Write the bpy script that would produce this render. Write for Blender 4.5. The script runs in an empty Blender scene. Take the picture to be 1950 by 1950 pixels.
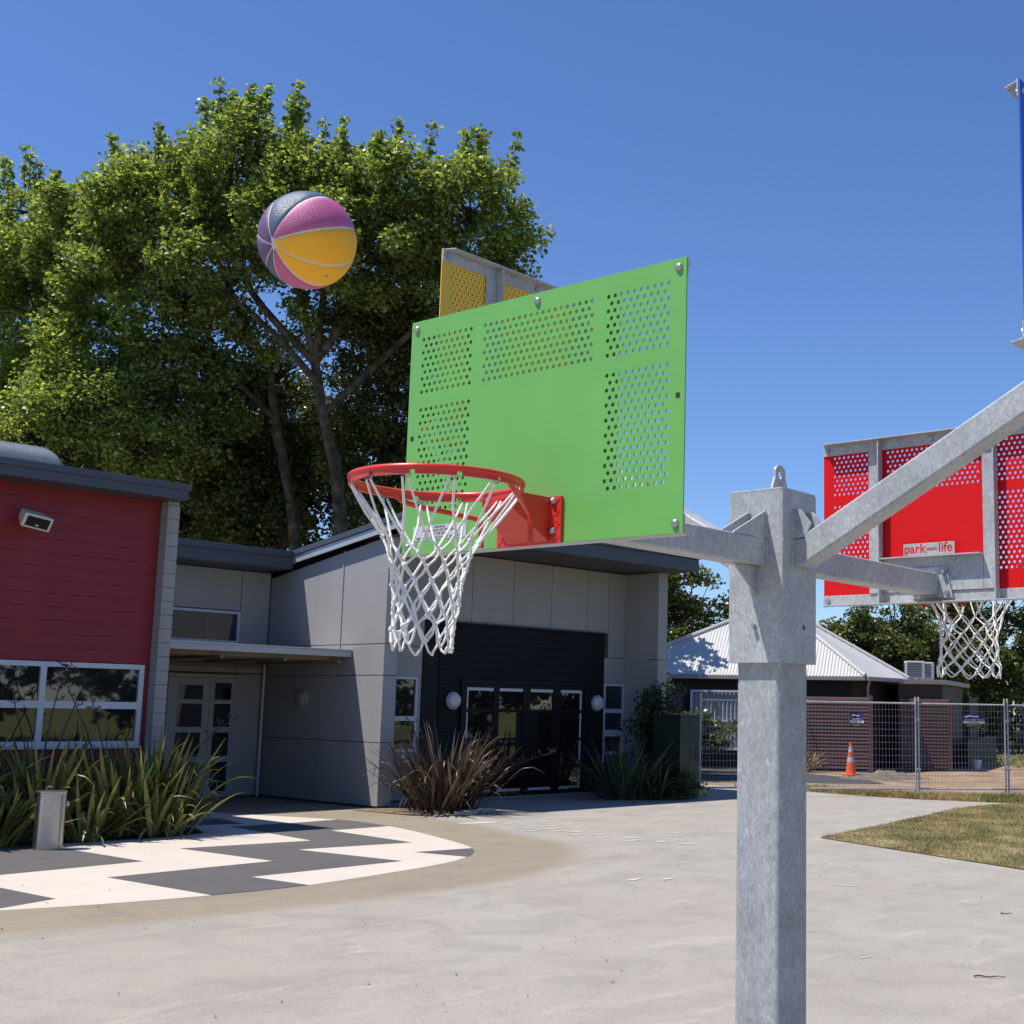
import bpy, bmesh, math, random
import numpy as np
from mathutils import Vector, Matrix

S = bpy.context.scene
COL = S.collection
RND = random.Random(7)
R = math.radians

# ------------------------------------------------------------------ camera
cam_d = bpy.data.cameras.new("camera")
cam_d.sensor_fit = 'HORIZONTAL'
cam_d.sensor_width = 36.0
cam_d.lens = 2488.3 / 1950 * 36.0
cam_d.shift_x = (975.0 - 1260.4) / 1950
cam_d.clip_start = 0.05
cam_d.clip_end = 3000
cam = bpy.data.objects.new("camera", cam_d)
COL.objects.link(cam)
S.camera = cam
right = Vector((0.65427, -0.75606, 0.01743)).normalized()
fwd = Vector((0.74668, 0.64838, 0.14788)).normalized()
up = right.cross(fwd).normalized()
right = fwd.cross(up).normalized()
cam.matrix_world = Matrix(((right.x, up.x, -fwd.x, 0), (right.y, up.y, -fwd.y, 0),
                           (right.z, up.z, -fwd.z, 1.8), (0, 0, 0, 1)))

# ------------------------------------------------------------------ sky, sun, exposure
SUN = Vector((-0.37, 0.28, 1.0)).normalized()
elev = math.asin(SUN.z)
wd = bpy.data.worlds.new("World")
S.world = wd
wd.use_nodes = True
wn = wd.node_tree
bg = wn.nodes["Background"]
sky = wn.nodes.new("ShaderNodeTexSky")
sky.sky_type = 'NISHITA'
sky.sun_disc = False
sky.sun_elevation = elev
sky.sun_rotation = math.atan2(SUN.x, SUN.y)
sky.altitude = 50
sky.air_density = 1.0
sky.dust_density = 0.0
sky.ozone_density = 10.0
hs = wn.nodes.new("ShaderNodeHueSaturation")
hs.inputs["Hue"].default_value = 0.508
hs.inputs["Saturation"].default_value = 1.04
hs.inputs["Value"].default_value = 1.22
wn.links.new(sky.outputs[0], hs.inputs["Color"])
wn.links.new(hs.outputs[0], bg.inputs[0])
bg.inputs[1].default_value = 0.10
sl = bpy.data.lights.new("sun", 'SUN')
sl.energy = 5.0
sl.angle = R(0.53)
sl.color = (1.0, 0.955, 0.89)
so = bpy.data.objects.new("sun", sl)
COL.objects.link(so)
so.rotation_euler = SUN.to_track_quat('Z', 'Y').to_euler()
so.location = SUN * 60
S.view_settings.view_transform = 'Standard'
S.view_settings.look = 'None'
S.view_settings.gamma = 1.0
S.view_settings.use_curve_mapping = False
S.view_settings.exposure = 0.3
S.render.engine = 'CYCLES'
S.cycles.max_bounces = 5
S.cycles.diffuse_bounces = 3
S.cycles.glossy_bounces = 3
S.cycles.transmission_bounces = 3
S.cycles.transparent_max_bounces = 4
S.cycles.caustics_reflective = False
S.cycles.caustics_refractive = False

# ------------------------------------------------------------------ helpers
def tag(o, label=None, cat=None, group=None, kind=None):
    if label: o['label'] = label
    if cat: o['category'] = cat
    if group: o['group'] = group
    if kind: o['kind'] = kind
    return o

def empty(name, loc=(0, 0, 0), rz=0.0, label=None, cat=None, group=None, parent=None):
    o = bpy.data.objects.new(name, None)
    o.empty_display_size = 0.1
    o.location = loc
    o.rotation_euler = (0, 0, rz)
    COL.objects.link(o)
    if parent: o.parent = parent
    return tag(o, label, cat, group)

def link(name, me, parent=None, mats=None, loc=None, rot=None, scale=None):
    o = bpy.data.objects.new(name, me)
    COL.objects.link(o)
    if parent: o.parent = parent
    if loc is not None: o.location = loc
    if rot is not None: o.rotation_euler = rot
    if scale is not None: o.scale = scale
    return o

class MB:
    """collects faces, builds one mesh object"""
    def __init__(s):
        s.v = []; s.f = []; s.m = []; s.mi = 0
    def add(s, vs, fs):
        b = len(s.v)
        s.v += [tuple(p) for p in vs]
        for f in fs:
            s.f.append(tuple(b + i for i in f)); s.m.append(s.mi)
    def box(s, x0, x1, y0, y1, z0, z1, M=None):
        vs = [(x0, y0, z0), (x1, y0, z0), (x1, y1, z0), (x0, y1, z0), (x0, y0, z1), (x1, y0, z1), (x1, y1, z1), (x0, y1, z1)]
        if M: vs = [M @ Vector(p) for p in vs]
        s.add(vs, [(3, 2, 1, 0), (4, 5, 6, 7), (0, 1, 5, 4), (1, 2, 6, 5), (2, 3, 7, 6), (3, 0, 4, 7)])
    def cbox(s, c, d, M=None):
        s.box(c[0] - d[0] / 2, c[0] + d[0] / 2, c[1] - d[1] / 2, c[1] + d[1] / 2, c[2] - d[2] / 2, c[2] + d[2] / 2, M)
    def prism(s, poly, axis, a, b, M=None):
        """extrude 2d poly along axis ('x': poly is (y,z); 'y': (x,z); 'z': (x,y))"""
        n = len(poly)
        def P(p, t):
            if axis == 'x': q = (t, p[0], p[1])
            elif axis == 'y': q = (p[0], t, p[1])
            else: q = (p[0], p[1], t)
            return M @ Vector(q) if M else q
        vs = [P(p, a) for p in poly] + [P(p, b) for p in poly]
        fs = [tuple(range(n - 1, -1, -1)), tuple(range(n, 2 * n))]
        for i in range(n):
            j = (i + 1) % n
            fs.append((i, j, n + j, n + i))
        s.add(vs, fs)
    def tube(s, pts, rad, n=8, caps=True, closed=False):
        pts = [Vector(p) for p in pts]
        m = len(pts)
        rads = rad if isinstance(rad, (list, tuple)) else [rad] * m
        tang = []
        for i in range(m):
            a = pts[i - 1] if (i > 0 or closed) else pts[i]
            b = pts[(i + 1) % m] if (i < m - 1 or closed) else pts[i]
            t = (b - a)
            tang.append(t.normalized() if t.length > 1e-9 else Vector((0, 0, 1)))
        ref = Vector((0, 0, 1)) if abs(tang[0].z) < 0.9 else Vector((1, 0, 0))
        u = tang[0].cross(ref).normalized()
        vs = []
        for i in range(m):
            t = tang[i]
            u = (u - t * u.dot(t))
            u = u.normalized() if u.length > 1e-6 else t.orthogonal().normalized()
            w = t.cross(u)
            for k in range(n):
                a = 2 * math.pi * k / n
                vs.append(pts[i] + (u * math.cos(a) + w * math.sin(a)) * rads[i])
        fs = []
        for i in range(m - 1 if not closed else m):
            j = (i + 1) % m
            for k in range(n):
                l = (k + 1) % n
                fs.append((i * n + k, i * n + l, j * n + l, j * n + k))
        if caps and not closed:
            fs.append(tuple(range(n - 1, -1, -1)))
            fs.append(tuple((m - 1) * n + k for k in range(n)))
        s.add(vs, fs)
    def lathe(s, prof, c=(0, 0, 0), n=24, M=None):
        vs = []
        for r, z in prof:
            for k in range(n):
                a = 2 * math.pi * k / n
                p = Vector((c[0] + r * math.cos(a), c[1] + r * math.sin(a), c[2] + z))
                vs.append(M @ p if M else p)
        fs = []
        for i in range(len(prof) - 1):
            for k in range(n):
                l = (k + 1) % n
                fs.append((i * n + k, i * n + l, (i + 1) * n + l, (i + 1) * n + k))
        fs.append(tuple(range(n - 1, -1, -1)))
        fs.append(tuple((len(prof) - 1) * n + k for k in range(n)))
        s.add(vs, fs)
    def ball(s, c, r, n=6, sc=(1, 1, 1)):
        prof = [(math.sin(math.pi * i / n) * r + 1e-5, -math.cos(math.pi * i / n) * r) for i in range(n + 1)]
        M = Matrix.Translation(c) @ Matrix.Diagonal((sc[0], sc[1], sc[2], 1))
        s.lathe(prof, (0, 0, 0), n + 2, M)
    def mesh(s, name, mats, smooth=False, bevel=0, sharp=35):
        me = bpy.data.meshes.new(name)
        me.from_pydata(s.v, [], s.f)
        if not isinstance(mats, (list, tuple)): mats = [mats]
        for m in mats: me.materials.append(m)
        if any(s.m): me.polygons.foreach_set("material_index", s.m)
        if bevel:
            bm = bmesh.new(); bm.from_mesh(me)
            bmesh.ops.remove_doubles(bm, verts=bm.verts, dist=1e-6)
            es = [e for e in bm.edges if len(e.link_faces) == 2 and e.calc_face_angle(0) > 0.5]
            bmesh.ops.bevel(bm, geom=es, offset=bevel, segments=2, profile=0.5, affect='EDGES', clamp_overlap=True)
            bm.to_mesh(me); bm.free()
        if smooth or bevel:
            me.polygons.foreach_set("use_smooth", [True] * len(me.polygons))
            try: me.set_sharp_from_angle(angle=R(sharp if smooth else 12))
            except Exception: pass
        me.update()
        return me
    def build(s, name, mats, parent=None, smooth=False, bevel=0, sharp=35, kind=None, label=None):
        o = link(name, s.mesh(name, mats, smooth, bevel, sharp), parent)
        if smooth and sharp == 40:
            w = o.modifiers.new('weighted', 'WEIGHTED_NORMAL'); w.keep_sharp = True; w.weight = 100
        if kind: o['kind'] = kind
        if label: o['label'] = label
        return o

def np_mesh(name, V, F, mat):
    me = bpy.data.meshes.new(name)
    k = F.shape[1]
    me.vertices.add(len(V)); me.loops.add(F.size); me.polygons.add(len(F))
    me.vertices.foreach_set("co", np.ascontiguousarray(V, dtype=np.float32).ravel())
    me.loops.foreach_set("vertex_index", np.ascontiguousarray(F, dtype=np.int32).ravel())
    me.polygons.foreach_set("loop_start", np.arange(0, F.size, k, dtype=np.int32))
    me.materials.append(mat)
    me.update(calc_edges=True)
    return me

def text_mesh(name, s, size, mat, align='CENTER'):
    cu = bpy.data.curves.new(name, 'FONT')
    cu.body = s; cu.size = size; cu.offset = size * .012; cu.align_x = align; cu.align_y = 'CENTER'
    o = bpy.data.objects.new(name, cu); COL.objects.link(o)
    dg = bpy.context.evaluated_depsgraph_get()
    me = bpy.data.meshes.new_from_object(o.evaluated_get(dg))
    bpy.data.objects.remove(o)
    me.materials.clear(); me.materials.append(mat)
    return me

# ------------------------------------------------------------------ materials
def newmat(name):
    m = bpy.data.materials.new(name); m.use_nodes = True
    nt = m.node_tree
    return m, nt, nt.nodes, nt.links, nt.nodes["Principled BSDF"]

def plain(name, c, rough=0.6, metal=0.0, spec=0.5, var=0.06, scale=6.0, bump=0.0, bscale=60.0, coat=0.0, streak=None):
    """painted / plain surface: base colour with a little uneven tone and relief"""
    m, nt, N, L, P = newmat(name)
    P.inputs["Roughness"].default_value = rough
    P.inputs["Metallic"].default_value = metal
    P.inputs["Specular IOR Level"].default_value = spec
    P.inputs["Coat Weight"].default_value = coat
    tc = N.new("ShaderNodeTexCoord")
    nz = N.new("ShaderNodeTexNoise"); nz.inputs["Scale"].default_value = scale; nz.inputs["Detail"].default_value = 4
    if streak:
        mp = N.new("ShaderNodeMapping"); mp.inputs["Scale"].default_value = streak
        L.new(tc.outputs["Object"], mp.inputs["Vector"]); L.new(mp.outputs[0], nz.inputs["Vector"])
    else: L.new(tc.outputs["Object"], nz.inputs["Vector"])
    mx = N.new("ShaderNodeMix"); mx.data_type = 'RGBA'
    mx.inputs["A"].default_value = (*[max(0, v * (1 - var * 1.6)) for v in c], 1)
    mx.inputs["B"].default_value = (*[min(1, v * (1 + var * 1.6)) for v in c], 1)
    L.new(nz.outputs["Fac"], mx.inputs["Factor"])
    L.new(mx.outputs["Result"], P.inputs["Base Color"])
    if bump:
        n2 = N.new("ShaderNodeTexNoise"); n2.inputs["Scale"].default_value = bscale; n2.inputs["Detail"].default_value = 4
        L.new(tc.outputs["Object"], n2.inputs["Vector"])
        b = N.new("ShaderNodeBump"); b.inputs["Strength"].default_value = bump; b.inputs["Distance"].default_value = 0.01
        L.new(n2.outputs["Fac"], b.inputs["Height"]); L.new(b.outputs["Normal"], P.inputs["Normal"])
    return m

def ramp(N, stops, interp='LINEAR'):
    r = N.new("ShaderNodeValToRGB"); cr = r.color_ramp; cr.interpolation = interp
    while len(cr.elements) < len(stops): cr.elements.new(0.5)
    for e, (p, c) in zip(cr.elements, stops):
        e.position = p; e.color = (*c, 1) if len(c) == 3 else c
    return r

def galv_mat(name, base=0.43, streak=(34, 34, 20)):
    m, nt, N, L, P = newmat(name)
    P.inputs["Metallic"].default_value = 0.06
    P.inputs["Specular IOR Level"].default_value = 0.35
    tc = N.new("ShaderNodeTexCoord")
    mp = N.new("ShaderNodeMapping"); mp.inputs["Scale"].default_value = streak; mp.inputs["Rotation"].default_value = (0.35, 0.5, 0.2)
    L.new(tc.outputs["Object"], mp.inputs["Vector"])
    n1 = N.new("ShaderNodeTexNoise"); n1.inputs["Scale"].default_value = 2.6; n1.inputs["Detail"].default_value = 6; n1.inputs["Roughness"].default_value = 0.68; n1.inputs["Distortion"].default_value = 0.9
    L.new(mp.outputs[0], n1.inputs["Vector"])
    n2 = N.new("ShaderNodeTexNoise"); n2.inputs["Scale"].default_value = 4; n2.inputs["Detail"].default_value = 8; n2.inputs["Roughness"].default_value = 0.7
    L.new(tc.outputs["Object"], n2.inputs["Vector"])
    r1 = ramp(N, [(0.33, (base * .74, base * .77, base * .79)), (0.5, (base, base * 1.03, base * 1.05)), (0.62, (base * 1.2, base * 1.22, base * 1.23)), (0.70, (base * 1.65, base * 1.67, base * 1.67))])
    L.new(n1.outputs["Fac"], r1.inputs[0])
    r2 = ramp(N, [(0.35, (.82, .83, .84)), (0.65, (1.1, 1.1, 1.1))])
    L.new(n2.outputs["Fac"], r2.inputs[0])
    mx = N.new("ShaderNodeMix"); mx.data_type = 'RGBA'; mx.blend_type = 'MULTIPLY'; mx.inputs["Factor"].default_value = 1
    L.new(r1.outputs[0], mx.inputs["A"]); L.new(r2.outputs[0], mx.inputs["B"])
    L.new(mx.outputs["Result"], P.inputs["Base Color"])
    rr = N.new("ShaderNodeMapRange"); rr.inputs["To Min"].default_value = 0.62; rr.inputs["To Max"].default_value = 0.36
    L.new(n1.outputs["Fac"], rr.inputs["Value"]); L.new(rr.outputs[0], P.inputs["Roughness"])
    b = N.new("ShaderNodeBump"); b.inputs["Strength"].default_value = 0.12; b.inputs["Distance"].default_value = 0.004
    L.new(n1.outputs["Fac"], b.inputs["Height"]); L.new(b.outputs["Normal"], P.inputs["Normal"])
    return m

def glass_mat(name, tint=(0.012, 0.014, 0.016), rough=0.02):
    m, nt, N, L, P = newmat(name)
    P.inputs["Base Color"].default_value = (*tint, 1)
    P.inputs["Roughness"].default_value = rough
    P.inputs["IOR"].default_value = 1.52
    P.inputs["Specular IOR Level"].default_value = 1.0
    tc = N.new("ShaderNodeTexCoord")
    n = N.new("ShaderNodeTexNoise"); n.inputs["Scale"].default_value = 1.7
    L.new(tc.outputs["Object"], n.inputs["Vector"])
    b = N.new("ShaderNodeBump"); b.inputs["Strength"].default_value = 0.05; b.inputs["Distance"].default_value = 0.02
    L.new(n.outputs["Fac"], b.inputs["Height"]); L.new(b.outputs["Normal"], P.inputs["Normal"])
    return m

def leaf_mat(name, dark, mid, light, rough=0.45, trans=0.35, tcol=None):
    m, nt, N, L, P = newmat(name)
    g = N.new("ShaderNodeNewGeometry")
    r = ramp(N, [(0.0, dark), (0.55, mid), (1.0, light)])
    L.new(g.outputs["Random Per Island"], r.inputs[0])
    L.new(r.outputs[0], P.inputs["Base Color"])
    P.inputs["Roughness"].default_value = rough
    P.inputs["Specular IOR Level"].default_value = 0.4
    t = N.new("ShaderNodeBsdfTranslucent")
    h = N.new("ShaderNodeMix"); h.data_type = 'RGBA'; h.blend_type = 'MULTIPLY'; h.inputs["Factor"].default_value = 1
    h.inputs["B"].default_value = (*(tcol or (1.7, 1.7, 0.7)), 1)
    L.new(r.outputs[0], h.inputs["A"]); L.new(h.outputs["Result"], t.inputs["Color"])
    mx = N.new("ShaderNodeMixShader"); mx.inputs[0].default_value = trans
    L.new(P.outputs[0], mx.inputs[1]); L.new(t.outputs[0], mx.inputs[2])
    L.new(mx.outputs[0], N["Material Output"].inputs["Surface"])
    return m

def concrete_mat(name, spec, edge=None):
    """spec / edge: (base, tan, dark, white, chalk, stain); with edge the sheet fades into that look where its 'inner' attribute is 0"""
    m, nt, N, L, P = newmat(name)
    P.inputs["Roughness"].default_value = 0.85
    P.inputs["Specular IOR Level"].default_value = 0.25
    tc = N.new("ShaderNodeTexCoord")
    def noise(sc, det=5, rg=0.55, vec=None, dist=0.0):
        n = N.new("ShaderNodeTexNoise"); n.inputs["Scale"].default_value = sc; n.inputs["Detail"].default_value = det
        n.inputs["Roughness"].default_value = rg; n.inputs["Distortion"].default_value = dist
        L.new(vec or tc.outputs["Object"], n.inputs["Vector"]); return n
    def mix(a, b, fac):
        x = N.new("ShaderNodeMix"); x.data_type = 'RGBA'
        if isinstance(a, tuple): x.inputs["A"].default_value = (*a, 1)
        else: L.new(a, x.inputs["A"])
        if isinstance(b, tuple): x.inputs["B"].default_value = (*b, 1)
        else: L.new(b, x.inputs["B"])
        L.new(fac, x.inputs["Factor"]); return x.outputs["Result"]
    def rmp(src, a, b, flip=False):
        r = ramp(N, [(a, (1, 1, 1) if flip else (0, 0, 0)), (b, (0, 0, 0) if flip else (1, 1, 1))]); L.new(src, r.inputs[0]); return r.outputs[0]
    def mul(src, k):
        q = N.new("ShaderNodeMath"); q.operation = 'MULTIPLY'; q.inputs[1].default_value = k; L.new(src, q.inputs[0]); return q.outputs[0]
    big = noise(0.30, 4, 0.6, dist=0.6); med = noise(1.5, 6, 0.66, dist=0.5); bl = noise(5.5, 4, 0.7, dist=0.3)
    mp = N.new("ShaderNodeMapping"); mp.inputs["Rotation"].default_value = (0, 0, 0.62); mp.inputs["Scale"].default_value = (0.42, 2.1, 1)
    L.new(tc.outputs["Object"], mp.inputs["Vector"])
    sc = noise(1.3, 6, 0.68, mp.outputs[0], 0.9); tr = noise(0.6, 4, 0.6, mp.outputs[0], 0.5)
    fine = noise(95, 2, 0.7); vo = N.new("ShaderNodeTexVoronoi"); vo.inputs["Scale"].default_value = 3.2; L.new(tc.outputs["Object"], vo.inputs["Vector"])
    def look(c, tan, dark, white, chalk, stain):
        col = mix(c, tan, rmp(big.outputs["Fac"], .36, .64))
        col = mix(col, dark, mul(rmp(med.outputs["Fac"], .30, .54, True), .62 * stain))
        col = mix(col, dark, mul(rmp(tr.outputs["Fac"], .54, .72), .38 * stain))
        col = mix(col, tuple(v * .84 for v in c), mul(rmp(bl.outputs["Fac"], .50, .70), .5 * stain))
        col = mix(col, white, mul(rmp(sc.outputs["Fac"], .57, .78), chalk))
        return col
    col = look(*spec)
    if edge:
        at = N.new("ShaderNodeAttribute"); at.attribute_name = 'inner'
        ad = N.new("ShaderNodeMath"); ad.operation = 'ADD'; L.new(at.outputs["Fac"], ad.inputs[0]); L.new(mul(med.outputs["Fac"], .9), ad.inputs[1])
        col = mix(look(*edge), col, rmp(ad.outputs[0], .58, 1.05))
    r = ramp(N, [(0.3, (0.78, 0.78, 0.78)), (0.7, (1.15, 1.15, 1.15))]); L.new(fine.outputs["Fac"], r.inputs[0])
    x = N.new("ShaderNodeMix"); x.data_type = 'RGBA'; x.blend_type = 'MULTIPLY'; x.inputs["Factor"].default_value = 1
    L.new(col, x.inputs["A"]); L.new(r.outputs[0], x.inputs["B"])
    col = mix(x.outputs["Result"], tuple(v * 0.35 for v in spec[0]), rmp(vo.outputs["Distance"], .018, .03, True))
    L.new(col, P.inputs["Base Color"])
    b = N.new("ShaderNodeBump"); b.inputs["Strength"].default_value = 0.25; b.inputs["Distance"].default_value = 0.004
    L.new(fine.outputs["Fac"], b.inputs["Height"]); L.new(b.outputs["Normal"], P.inputs["Normal"])
    return m

def patch_mat(name, cols, scale, rough=0.95, bump=0.5, detail=8, bscale=40):
    m, nt, N, L, P = newmat(name)
    P.inputs["Roughness"].default_value = rough
    P.inputs["Specular IOR Level"].default_value = 0.15
    tc = N.new("ShaderNodeTexCoord")
    n = N.new("ShaderNodeTexNoise"); n.inputs["Scale"].default_value = scale; n.inputs["Detail"].default_value = detail; n.inputs["Roughness"].default_value = 0.65
    L.new(tc.outputs["Object"], n.inputs["Vector"])
    k = len(cols)
    r = ramp(N, [(0.32 + 0.36 * i / (k - 1), c) for i, c in enumerate(cols)])
    L.new(n.outputs["Fac"], r.inputs[0]); L.new(r.outputs[0], P.inputs["Base Color"])
    n2 = N.new("ShaderNodeTexNoise"); n2.inputs["Scale"].default_value = bscale; n2.inputs["Detail"].default_value = 5
    L.new(tc.outputs["Object"], n2.inputs["Vector"])
    b = N.new("ShaderNodeBump"); b.inputs["Strength"].default_value = bump; b.inputs["Distance"].default_value = 0.03
    L.new(n2.outputs["Fac"], b.inputs["Height"]); L.new(b.outputs["Normal"], P.inputs["Normal"])
    return m

def tread_mat(name, c):
    m, nt, N, L, P = newmat(name)
    P.inputs["Base Color"].default_value = (*c, 1); P.inputs["Roughness"].default_value = 0.35
    tc = N.new("ShaderNodeTexCoord")
    hs = []
    for a in (0.785, -0.785):
        mp = N.new("ShaderNodeMapping"); mp.inputs["Rotation"].default_value = (a, 0, 0); mp.inputs["Scale"].default_value = (1, 26, 62)
        L.new(tc.outputs["Object"], mp.inputs["Vector"])
        v = N.new("ShaderNodeTexVoronoi"); v.inputs["Scale"].default_value = 1.0; v.inputs["Randomness"].default_value = 0.0
        L.new(mp.outputs[0], v.inputs["Vector"])
        r = ramp(N, [(0.28, (1, 1, 1)), (0.42, (0, 0, 0))]); L.new(v.outputs["Distance"], r.inputs[0]); hs.append(r)
    mx = N.new("ShaderNodeMath"); mx.operation = 'MAXIMUM'
    L.new(hs[0].outputs[0], mx.inputs[0]); L.new(hs[1].outputs[0], mx.inputs[1])
    b = N.new("ShaderNodeBump"); b.inputs["Strength"].default_value = 0.9; b.inputs["Distance"].default_value = 0.003
    L.new(mx.outputs[0], b.inputs["Height"]); L.new(b.outputs["Normal"], P.inputs["Normal"])
    return m

M = {}
M['galv'] = galv_mat('galvanised_steel')
M['galv_post'] = galv_mat('galvanised_post', 0.36, (30, 30, 13))
M['galv_lt'] = galv_mat('galvanised_fence', 0.42, (20, 20, 20))
M['green'] = plain('green_powder_coat', (0.15, 0.42, 0.085), 0.40, var=0.07, scale=5, bump=0.02, bscale=200)
M['red_board'] = plain('red_powder_coat', (0.66, 0.008, 0.010), 0.45, spec=0.2, var=0.03, scale=3)
M['yellow'] = plain('yellow_powder_coat', (0.72, 0.47, 0.03), 0.4, var=0.03, scale=3)
M['blue'] = plain('blue_powder_coat', (0.012, 0.085, 0.52), 0.4, var=0.03, scale=3)
M['rim'] = plain('red_rim_paint', (0.62, 0.035, 0.02), 0.3, var=0.05, scale=20, bump=0.03, bscale=90)
M['tread'] = tread_mat('red_tread_plate', (0.60, 0.025, 0.018))
M['bolt'] = plain('bolt_steel', (0.42, 0.42, 0.42), 0.38, metal=0.8, var=0.2, scale=80)
M['rope'] = plain('white_rope', (0.82, 0.81, 0.78), 0.9, var=0.08, scale=120, bump=0.6, bscale=260)
M['sticker'] = plain('sticker_silver', (0.52, 0.53, 0.54), 0.4, var=0.04)
M['ink'] = plain('ink_black', (0.02, 0.022, 0.025), 0.6)
M['ball_or'] = plain('ball_orange', (0.95, 0.46, 0.015), 0.55, var=0.04, scale=10, bump=0.3, bscale=300)
M['ball_pk'] = plain('ball_pink', (0.50, 0.11, 0.26), 0.5, var=0.12, scale=24, bump=0.35, bscale=300)
M['ball_nv'] = plain('ball_navy', (0.085, 0.105, 0.165), 0.40, var=0.15, scale=18, bump=0.3, bscale=300)
M['ball_pu'] = plain('ball_purple', (0.14, 0.075, 0.17), 0.5, var=0.12, scale=24, bump=0.3, bscale=300)
M['ball_seam'] = plain('ball_seam', (0.62, 0.58, 0.55), 0.6, var=0.08, scale=40)
M['red_wall'] = plain('red_weatherboard', (0.20, 0.013, 0.018), 0.55, var=0.16, scale=2.4, streak=(1, 1, .3), bump=0.10, bscale=25)
M['roof_dk'] = plain('charcoal_roof_trim', (0.055, 0.062, 0.08), 0.45, var=0.06, scale=1.5)
M['grey_wall'] = plain('grey_panel', (0.305, 0.30, 0.298), 0.7, var=0.10, scale=1.6, streak=(1, 1, .22), bump=0.04, bscale=60)
M['grey_wall2'] = plain('grey_panel_core', (0.05, 0.05, 0.052), 0.8)
M['white_fr'] = plain('white_aluminium', (0.50, 0.53, 0.58), 0.4, var=0.03)
M['lt_trim'] = plain('light_grey_fascia', (0.42, 0.43, 0.45), 0.4, metal=0.2, var=0.06, scale=3)
M['black_wall'] = plain('black_weatherboard', (0.006, 0.0065, 0.008), 0.7, spec=0.25, var=0.12, scale=5)
M['black_fr'] = plain('black_frame', (0.004, 0.004, 0.0045), 0.5, spec=0.25)
M['glass'] = glass_mat('window_glass')
M['glass_dk'] = glass_mat('door_glass', (0.008, 0.009, 0.010))
M['block'] = plain('concrete_block', (0.27, 0.27, 0.265), 0.9, var=0.12, scale=9, bump=0.3, bscale=70)
M['timber'] = plain('tan_soffit', (0.20, 0.17, 0.12), 0.7, var=0.12, scale=4)
M['steel'] = plain('brushed_stainless', (0.42, 0.40, 0.385), 0.34, metal=1.0, var=0.12, scale=14, bump=0.04, bscale=30)
M['lamp'] = plain('lamp_glass', (0.50, 0.52, 0.54), 0.12, var=0.02, coat=0.6)
M['cream'] = plain('cream_plastic', (0.55, 0.53, 0.47), 0.5)
YARD = ((0.35, 0.32, 0.275), (0.33, 0.298, 0.25), (0.235, 0.213, 0.185), (0.54, 0.49, 0.42), 0.5, 1.0)
TANC = ((0.265, 0.225, 0.165), (0.28, 0.235, 0.168), (0.205, 0.175, 0.13), (0.36, 0.315, 0.245), 0.4, 1.0)
M['concrete'] = concrete_mat('yard_concrete', YARD)
M['tan'] = concrete_mat('tan_concrete', TANC, YARD)
M['paint_w'] = concrete_mat('cream_paint', ((0.57, 0.505, 0.43), (0.55, 0.485, 0.41), (0.46, 0.40, 0.33), (0.60, 0.54, 0.46), 0.5, 0.6))
M['paint_g'] = concrete_mat('grey_paint', ((0.105, 0.098, 0.098), (0.115, 0.105, 0.102), (0.085, 0.08, 0.08), (0.16, 0.148, 0.14), 0.55, 0.8))
M['chalk'] = plain('chalk', (0.46, 0.455, 0.42), 0.95, var=0.25, scale=20)
M['lawn'] = patch_mat('lawn_soil', [(0.10, 0.085, 0.045), (0.16, 0.14, 0.06), (0.33, 0.265, 0.155)], 0.9)
M['soil'] = patch_mat('dark_soil', [(0.03, 0.022, 0.015), (0.06, 0.045, 0.03), (0.11, 0.085, 0.06)], 5)
M['dirt'] = patch_mat('bare_dirt', [(0.17, 0.12, 0.08), (0.27, 0.19, 0.125), (0.36, 0.27, 0.19)], 0.9)
M['asphalt'] = patch_mat('asphalt', [(0.055, 0.055, 0.057), (0.07, 0.07, 0.072), (0.085, 0.083, 0.082)], 6)
M['ground'] = patch_mat('park_ground', [(0.13, 0.16, 0.045), (0.19, 0.22, 0.07), (0.27, 0.27, 0.11)], 0.5)
M['grass'] = leaf_mat('grass_blade', (0.08, 0.10, 0.025), (0.15, 0.16, 0.045), (0.26, 0.24, 0.09), 0.6, 0.25)
def dry_patches(m):
    nt = m.node_tree; N, L = nt.nodes, nt.links
    rmp = [n for n in N if n.type == 'VALTORGB'][0]
    tc = N.new("ShaderNodeTexCoord"); nz = N.new("ShaderNodeTexNoise"); nz.inputs["Scale"].default_value = 0.9; nz.inputs["Detail"].default_value = 6; nz.inputs["Roughness"].default_value = 0.7
    L.new(tc.outputs["Object"], nz.inputs["Vector"])
    f = ramp(N, [(0.40, (0, 0, 0)), (0.56, (1, 1, 1))]); L.new(nz.outputs["Fac"], f.inputs[0])
    mx = N.new("ShaderNodeMix"); mx.data_type = 'RGBA'; mx.inputs["B"].default_value = (0.40, 0.30, 0.16, 1)
    L.new(f.outputs[0], mx.inputs["Factor"])
    outs = [l.to_socket for l in rmp.outputs[0].links]
    L.new(rmp.outputs[0], mx.inputs["A"])
    for t in outs: L.new(mx.outputs["Result"], t)
dry_patches(M['grass'])
M['leaf_plane'] = leaf_mat('plane_leaf', (0.065, 0.09, 0.028), (0.17, 0.225, 0.06), (0.36, 0.41, 0.15), 0.38, 0.48)
M['leaf_lime'] = leaf_mat('lime_leaf', (0.085, 0.115, 0.034), (0.20, 0.26, 0.07), (0.40, 0.45, 0.16), 0.38, 0.48)
M['leaf_dark'] = leaf_mat('evergreen_leaf', (0.016, 0.028, 0.010), (0.035, 0.052, 0.018), (0.075, 0.095, 0.035), 0.35, 0.2)
M['leaf_oak'] = leaf_mat('park_leaf', (0.035, 0.05, 0.015), (0.085, 0.105, 0.028), (0.20, 0.21, 0.065), 0.34, 0.36)
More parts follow.
